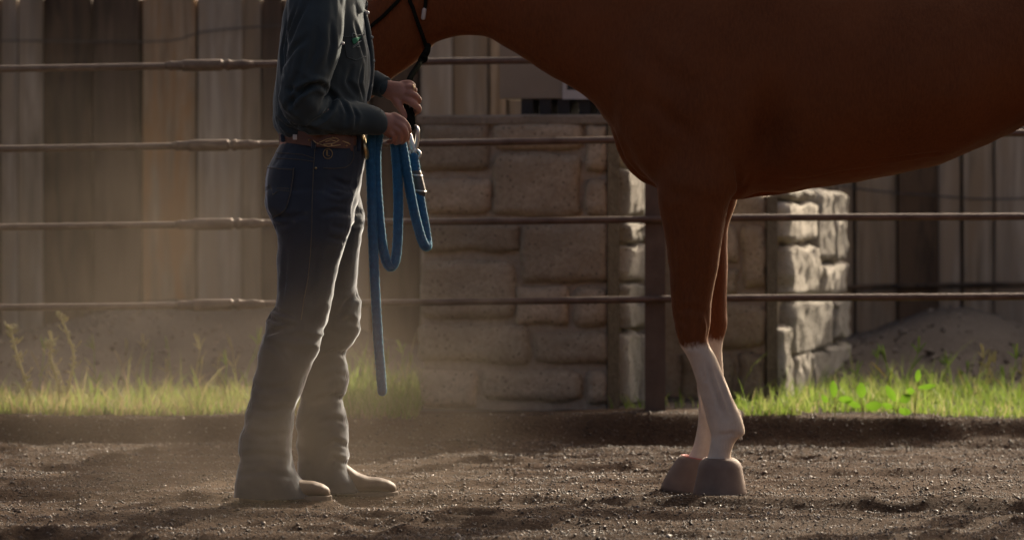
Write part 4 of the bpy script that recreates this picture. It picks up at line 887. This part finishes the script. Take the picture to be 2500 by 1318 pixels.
# lead rope: dark leader, snap, ferrule and coiled blue rope
lead = empty('lead_rope', tuple(P(950, 500, 9.84)), 'blue lead rope looped in the hand with silver snap and dark leader', 'rope')
def lp(pts): return [P(*p) for p in pts]
V, Fa = join([tube(lp([(1027, 150, HH - .105), (1016, 168, 10.22), (1004, 186, 10.10), (996, 205, 10.0), (990, 228, 9.99), (988, 252, 9.985), (992, 272, 9.97), (999, 292, 9.955), (1004, 312, 9.945)]), [.0085] * 5 + [.010, .0115, .0115, .010], k=12, n=60),
              tube(lp([(1004, 268, 9.975), (1008, 288, 9.96), (1009, 306, 9.95)]), .007, k=8, n=12)])
mk('leader', V, Fa, M['drope'], lead)
V, Fa = join([tube(lp([(1000, 330, 9.94), (1000, 345, 9.94), (1004, 360, 9.94), (1012, 366, 9.94), (1017, 356, 9.94), (1019, 335, 9.94), (1020, 318, 9.94), (1015, 309, 9.945), (1007, 310, 9.95), (1003, 318, 9.95)]), [.0045, .0055, .006, .006, .006, .006, .0055, .005, .0045, .004], k=10, n=50),
              tube(lp([(1001, 330, 9.94), (1004, 348, 9.94), (1009, 362, 9.94)]), [.006, .0085, .0075], k=10, n=10)])
mk('snap', V, Fa, M['silver'], lead)
V, Fa = tube([P(1012 + 14 * math.cos(t), 377 + 11.5 * math.sin(t), 9.94) for t in np.linspace(0, 6.283, 25)], .0038, k=8, n=50); sw = mk('swivel', V, Fa, M['silver'], lead)
V, Fa = tube(lp([(1012, 366, 9.937), (1012, 372, 9.937)]), .006, k=10, n=4); mk('swivel_pin', V, Fa, M['silver'], sw)
RB = 9.83
strands = [[(1010, 384, 9.935), (1014, 410, 9.93), (1021, 450, 9.92), (1028, 500, 9.91), (1037, 550, 9.90), (1043, 590, 9.895), (1043, 601, 9.885), (1036, 598, 9.875), (1025, 570, 9.87), (1012, 520, 9.865), (1000, 460, 9.86), (990, 400, 9.85), (983, 360, 9.845), (977, 338, 9.84),
            (970, 330, 9.845), (964, 340, 9.84), (966, 370, 9.845), (970, 420, 9.85), (972, 480, 9.855), (972, 540, 9.855), (970, 600, 9.855), (965, 636, 9.85), (955, 651, 9.845), (944, 640, 9.84), (934, 600, 9.835), (927, 540, 9.83), (922, 480, 9.83), (919, 420, 9.83), (919, 370, 9.83), (923, 338, 9.83),
            (922, 326, 9.835), (912, 326, 9.83), (906, 345, 9.82), (905, 400, 9.82), (907, 460, 9.82), (909, 540, 9.82), (913, 640, 9.82), (918, 740, 9.82), (924, 840, 9.82), (929, 900, 9.82), (933, 955, 9.82)]]
cl = lp(strands[0]); V, Fa = tube(cl, .0137, k=24, n=1100, round_ends=True)
Vb = V[:-2].reshape(-1, 24, 3); cen = Vb.mean(1, keepdims=True); si = np.arange(len(Vb))[:, None]; aa = np.arange(24)[None] * 2 * math.pi / 24
br = np.sin(4 * aa + si * .42) * np.sin(4 * aa - si * .42); V[:-2] = (cen + (Vb - cen) * (1 + .055 * br + .03 * vn(si * .3 + 0 * aa, aa * 3))[:, :, None]).reshape(-1, 3)
rp = mk('blue_rope', V, Fa, M['rope'], lead)
Vr = np.array(V); cc = catmull(np.array(cl), 400); fz = []
V3 = []; F3 = []
for i in range(5200):
    j = random.randrange(2, 398); t = cc[j + 1] - cc[j - 1]; t /= np.linalg.norm(t) + 1e-9; u = np.cross(t, RNG.normal(0, 1, 3)); u /= np.linalg.norm(u) + 1e-9
    p = cc[j] + (cc[j + 1] - cc[j]) * random.random() + u * .0132; d_ = u + t * random.uniform(-1.5, 1.5) + RNG.normal(0, .4, 3); d_ /= np.linalg.norm(d_); l = random.uniform(.002, .0055); w = np.cross(d_, u + .3); w /= np.linalg.norm(w) + 1e-9
    n0 = len(V3); V3 += [p - w * .0004, p + w * .0004, p + d_ * l]; F3.append((n0, n0 + 1, n0 + 2))
tag(mk('rope_fuzz', np.array(V3), np.array(F3), M['fuzz'], lead, False), kind='stuff')
V, Fa = tube(lp([(1016, 424, 9.927), (1019, 436, 9.924), (1024, 456, 9.918), (1027, 471, 9.915)]), [.0158, .0158, .0158, .0160], k=14, n=12); fe = mk('ferrule', V, Fa, M['wire'], lead)
for (x, y, d) in ((1017, 428, 9.926), (1026, 466, 9.916)):
    c = P(x, y, d); V, Fa = tube([c + [.0165 * math.cos(t), .0165 * math.sin(t), -.002 * math.cos(t)] for t in np.linspace(0, 6.283, 20)], .0022, k=6, n=40); mk('band', V, Fa, M['silver'], fe)

# ------------------------------------------------------------------ grass, weeds, small plants
def blades(xs, ys, zs, hts, wid, lean, segs=3):
    n = len(xs); a = RNG.uniform(0, 6.283, n); la = RNG.uniform(0, 6.283, n); V = np.zeros((n, 2 * segs + 1, 3))
    for s in range(segs + 1):
        t = s / segs; c = np.stack([xs + np.cos(la) * lean * hts * t ** 1.8, ys + np.sin(la) * lean * hts * t ** 1.8, zs + hts * (t - .25 * lean * t * t)], -1)
        w = wid * (1 - t) ** .7; off = np.stack([np.cos(a) * w, np.sin(a) * w, 0 * w], -1)
        if s < segs: V[:, 2 * s] = c - off; V[:, 2 * s + 1] = c + off
        else: V[:, 2 * s] = c
    f = []
    for s in range(segs - 1): f += [(2 * s, 2 * s + 1, 2 * s + 3), (2 * s, 2 * s + 3, 2 * s + 2)]
    f.append((2 * segs - 2, 2 * segs - 1, 2 * segs)); f = np.array(f)
    return V.reshape(-1, 3), (f[None] + (2 * segs + 1) * np.arange(n)[:, None, None]).reshape(-1, 3)
def inpier(x, y):
    bad = np.zeros(len(x), bool)
    for c, w, dp in ((ca, WA, DA), (cb_, WB, DB)):
        u = (x - c[0]) * UF[0] + (y - c[1]) * UF[1]; v = (x - c[0]) * VF[0] + (y - c[1]) * VF[1]; bad |= (u > -w - .02) & (u < .03) & (v > -.03) & (v < dp + .03)
    return bad
def turf(n, x0, x1, y0, y1, mat, hmu, name, label, dense=1.0):
    xs = RNG.uniform(x0, x1, n); ys = y0 + (y1 - y0) * RNG.random(n) ** (1.35 if hmu < .1 else .8)
    lf = lip_y(xs) + .02 + .16 * ((xs > 1.02) & (xs < 1.50))
    k = (ys > lf) & ~inpier(xs, ys); cl_ = fbm(xs * 2.4, ys * 2.4, o=3) + .15; k &= RNG.random(n) < np.clip(dense * (.55 + cl_ * 1.1) * (1 - .55 * sstep(y0 + .7, y1, ys)), .05, 1)
    xs, ys, cl_ = xs[k], ys[k], cl_[k]; h = hmu * np.exp(RNG.normal(0, .48, len(xs))) * (.75 + .6 * np.clip(cl_, -.4, .8))
    V, Fa = blades(xs, ys, np.maximum(vz(xs, ys), gz(xs, ys)) - .004, h, RNG.uniform(.0014, .003, len(xs)), RNG.uniform(.1, .9, len(xs)))
    return tag(mk(name, V, Fa, M[mat], smooth=False), label, 'grass', kind='stuff')
turf(17000, .82, 3.0, 12.25, 14.0, 'grass_g', .058, 'green_grass', 'bright green grass along the arena edge beside the low stone pier')
turf(9500, -2.9, -.33, 12.24, 13.4, 'grass_g', .050, 'sparse_grass', 'scattered green blades among the dry grass', .8)
turf(13000, -2.9, -.33, 12.24, 13.6, 'grass_d', .048, 'dry_grass', 'yellowing dry grass along the arena edge')
turf(3600, -.66, -.34, 12.30, 13.6, 'grass_g', .11, 'tall_grass', 'tall green grass tuft beside the wide stone pier')
turf(700, .35, .95, 12.6, 12.75, 'grass_g', .05, 'grass_wisps', 'thin grass wisps at the foot of the stone piers', .5)
# branching seed-head stalks, each a plant of its own
def stalk_mesh(h, seed, n=4):
    rnd = random.Random(seed); pts = [(0, 0, 0), (rnd.uniform(-.01, .01), 0, h * .5), (rnd.uniform(-.02, .02), 0, h)]; parts = [tube(pts, [.0017, .0015, .0012], k=5, n=8)]
    for i in range(n):
        a = rnd.uniform(-1.0, 1.0) ; L = rnd.uniform(.035, .06); b0 = np.array(pts[-1]); e = b0 + [L * math.sin(a), rnd.uniform(-.02, .02), L * math.cos(a)]
        parts.append(tube([b0, (b0 + e) / 2 + [0, 0, .004], e], [.0016, .0022, .0012], k=5, n=6, flat=.6))
    for i in range(2):
        z = h * rnd.uniform(.25, .7); s = rnd.choice((-1, 1)); parts.append(tube([(0, 0, z), (s * .018, .005, z + .03), (s * .034, .01, z + .05)], [.0014, .0018, .0004], k=4, n=6, flat=.3))
    return join(parts)
kinds = [stalk_mesh(h, i, n_) for i, (h, n_) in enumerate(((.13, 4), (.17, 5), (.10, 3), (.15, 4)))]
kmesh = []
for i, (v, f) in enumerate(kinds):
    for mt in ('stalk', 'grass_g'):
        me = arrmesh('seed_stalk', v, f); me.materials.append(M[mt]); kmesh.append(me)
spots = [(p, 0) for p in (90, 120, 215, 240, 290, 335, 410, 425, 470, 490, 535, 555, 580, 598)] + [(p, 0) for p in (880, 930, 975, 1000)] + [(p, 1) for p in (2085, 2130, 2180, 2215, 2290, 2330, 2345, 2390, 2405, 2420, 2460, 2475, 2495)]
for i, (px, rgt) in enumerate(spots):
    d = random.uniform(12.5, 13.6); x = (px - 1250) * d / F; green = random.random() < (.6 if rgt else .35) or px > 860 and px < 1100
    o = bpy.data.objects.new('seed_stalk', kmesh[(i % 4) * 2 + (1 if green else 0)]); o.location = (x, d, float(vz(np.array([x]), np.array([d]))[0]) - .005); o.rotation_euler = (random.uniform(-.1, .1), random.uniform(-.25, .25), random.uniform(-.6, .6)); s = random.uniform(.9, 1.35); o.scale = (s, s, s)
    link(o); tag(o, 'forked seed head stalk rising from the ' + ('green grass right of the low stone pier' if rgt else ('tall grass by the wide stone pier' if px > 860 else 'dry grass')).replace('right of', 'beside'), 'grass stalk', 'seed stalks in the ' + ('green grass' if rgt else ('tall grass' if px > 860 else 'dry grass')))
# tall dry weeds
def weed(pts, d, label, bush):
    e = empty('tall_weed', tuple(P(pts[0][0], pts[0][1], d)), label, 'weed'); q = [P(x, y, d) for x, y in pts]; rnd = random.Random(int(pts[0][0]))
    V, Fa = tube(q, np.linspace(.0055, .003, len(q)), k=6, n=30); mk('stem', V, Fa, M['stalk'], e)
    c = catmull(np.array(q), 60); parts = []
    for i in range(10, 60):
        if rnd.random() < .8:
            p = c[i]; s = rnd.choice((-1, 1)); l = rnd.uniform(.008, .022) * (1.2 if i > 48 else .9) * bush; parts.append(tube([p, p + [s * l * .7, rnd.uniform(-.6, .6) * l, l * .5], p + [s * l, rnd.uniform(-1, 1) * l, l * rnd.uniform(.3, 1.2)]], [.0012, .0034, .0008], k=5, n=5, flat=.6))
    for i in range(16):
        p = c[59] + RNG.normal(0, .007 * bush, 3); parts.append(tube([p, p + RNG.normal(0, .008, 3)], [.003, .0015], k=5, n=3))
    for i in (24, 36, 46):
        p = c[i]; s = rnd.choice((-1, 1)); parts.append(tube([p, p + [s * .02, 0, .012], p + [s * .03, 0, .028]], [.0015, .0013, .003], k=5, n=6))
    V, Fa = join(parts); tag(mk('foliage', V, Fa, M['stalk'], e), kind='stuff')
weed([(78, 1000), (62, 930), (40, 860), (25, 800)], 12.6, 'tall dry weed with a bushy rounded tip, leaning in the dry grass', 1.15)
weed([(150, 1000), (140, 930), (126, 880), (122, 838)], 12.62, 'shortest of the tall dry weeds, standing between the other two', .9)
weed([(152, 1010), (170, 930), (180, 870), (165, 815), (145, 766)], 12.55, 'tallest dry weed with a bare pointed tip reaching the bottom rail', .75)
# broad-leaved seedlings
def seedling(px, py, d, leaves, label):
    b = P(px, py, d); e = empty('seedling', tuple(b), label, 'seedling', 'leafy seedlings at the arena edge')
    V, Fa = tube([b - [0, 0, .01], b + [.004, 0, .02]], [.002, .0018], k=6, n=4); mk('stem', V, Fa, M['stalk'], e)
    for (dx, dz, L, w, ang, tw) in leaves:
        dx, dz, L, w = dx * 1.3, dz * 1.25, L * 1.3, w * 1.25
        c = b + np.array([dx, 0, dz]); ax = np.array([math.cos(ang), .25 * tw, math.sin(ang)]); ax /= np.linalg.norm(ax); sd = np.cross(ax, [.25 * tw, 1, .2]); sd /= np.linalg.norm(sd); Vv = []; nr = np.cross(ax, sd)
        for t in np.linspace(0, 1, 7):
            ww = w * math.sin(math.pi * min(1, t * .93 + .05)) ** .8; cn = c + ax * L * t + nr * .25 * L * (t - t * t); Vv += [cn - sd * ww + nr * .25 * ww, cn, cn + sd * ww + nr * .25 * ww]
        i = np.arange(21).reshape(7, 3); Fa = np.stack([i[:-1, :-1], i[:-1, 1:], i[1:, 1:], i[1:, :-1]], -1).reshape(-1, 4); mk('leaf', np.array(Vv), Fa, M['leaf'], e)
        V, Fa = tube([b + [.002, 0, .01], (b + c) / 2 + [0, 0, .005], c], .0012, k=5, n=5); mk('leaf_stalk', V, Fa, M['stalk'], e)
D_ = 12.21
seedling(2038, 1008, D_, [(-.001, .045, .045, .011, 1.65, .3), (.010, .040, .040, .011, -.05, -.4), (-.02, .03, .025, .008, 2.2, .2)], 'seedling with one upright and one flat leaf close to the low stone pier')
seedling(2105, 1010, D_, [(-.002, .045, .042, .014, 1.6, .1), (.008, .022, .048, .014, .05, .8), (-.004, .02, .042, .009, 2.75, .2)], 'three leaved seedling with the widest upright leaf')
seedling(2190, 1010, D_, [(-.004, .035, .050, .011, 2.1, .2), (.008, .035, .035, .013, .5, .9), (.004, .012, .036, .011, -.25, .3), (-.012, .018, .03, .009, 2.8, .4)], 'four leaved seedling with drooping lower leaf')
seedling(2232, 1008, D_ + .02, [(.008, .088, .034, .009, 1.45, .2), (.010, .072, .050, .008, .12, .3), (.0, .06, .02, .01, 2.9, .7)], 'tallest seedling with long stalked leaves above the green grass')

def rock(px, py, d, r, label, seed):
    c = P(px, py, d); parts = blob(px, py, d, r, r * .8, r * .7); V = np.array(parts[0]); dv = V - c; V = c + dv * (1 + .25 * fbm(dv[:, 0] / r * 1.3 + seed, dv[:, 1] / r * 1.3, dv[:, 2] / r * 1.3, o=3))[:, None]
    tag(mk('rock', V, parts[1], M['rock'], origin=c), label, 'rock')
rock(2140, 888, 14.6, .016, 'small pale round rock on the grey soil bank', 3); rock(1932, 1012, 12.42, .035, 'pale rock at the foot of the low stone pier', 8); rock(2270, 842, 14.9, .045, 'reddish flat rock on the soil bank below the dark plank', 12)

# ------------------------------------------------------------------ raised dust
def dust_mat(dens):
    m = bpy.data.materials.new('dust'); m.use_nodes = True; nt = m.node_tree; nt.nodes.remove(nt.nodes['Principled BSDF']); out = nt.nodes['Material Output']
    pv = N(nt, 'ShaderNodeVolumePrincipled'); pv.inputs['Color'].default_value = (.90, .75, .58, 1); pv.inputs['Anisotropy'].default_value = .25
    nt.links.new(pv.outputs[0], out.inputs['Volume'])
    tc = N(nt, 'ShaderNodeTexCoord')
    ln = N(nt, 'ShaderNodeVectorMath', operation='LENGTH'); nt.links.new(tc.outputs['Object'], ln.inputs[0])
    fo = N(nt, 'ShaderNodeMapRange'); fo.interpolation_type = 'SMOOTHSTEP'; nt.links.new(ln.outputs['Value'], fo.inputs[0]); fo.inputs[1].default_value = 1.0; fo.inputs[2].default_value = .15; fo.inputs[3].default_value = 0; fo.inputs[4].default_value = 1
    nz = noise(nt, tc.outputs['Object'], 2.6, 4, .55, .8); nr = N(nt, 'ShaderNodeMapRange'); nt.links.new(nz, nr.inputs[0]); nr.inputs[1].default_value = .36; nr.inputs[2].default_value = .68; nr.inputs[3].default_value = .12; nr.inputs[4].default_value = 1
    mu = N(nt, 'ShaderNodeMath', operation='MULTIPLY'); nt.links.new(fo.outputs[0], mu.inputs[0]); nt.links.new(nr.outputs[0], mu.inputs[1])
    m2 = N(nt, 'ShaderNodeMath', operation='MULTIPLY'); nt.links.new(mu.outputs[0], m2.inputs[0]); m2.inputs[1].default_value = dens; nt.links.new(m2.outputs[0], pv.inputs['Density'])
    return m
def dust(c, r, label, dens):
    u = np.linspace(0, math.pi, 16)[1:-1]; a = np.linspace(0, 2 * math.pi, 24, endpoint=False)
    V, Fa = loft([np.column_stack([np.sin(t) * np.cos(a), np.sin(t) * np.sin(a), np.full(24, np.cos(t))]) for t in u]); me = arrmesh('dust_cloud', V, Fa)
    bm = bmesh.new(); bm.from_mesh(me); bmesh.ops.recalc_face_normals(bm, faces=bm.faces); bm.to_mesh(me); bm.free(); me.materials.append(dust_mat(dens))
    o = bpy.data.objects.new('dust_cloud', me); o.location = c; o.scale = r; link(o); return tag(o, label, 'dust', kind='stuff')
dust((-.68, 9.72, .24), (.98, 1.25, .80), 'thin dust cloud hanging round the legs of the person', .185)
dust((-1.35, 11.6, .55), (1.6, 1.6, 1.1), 'faint dust drifting before the rails and plank wall', .055)
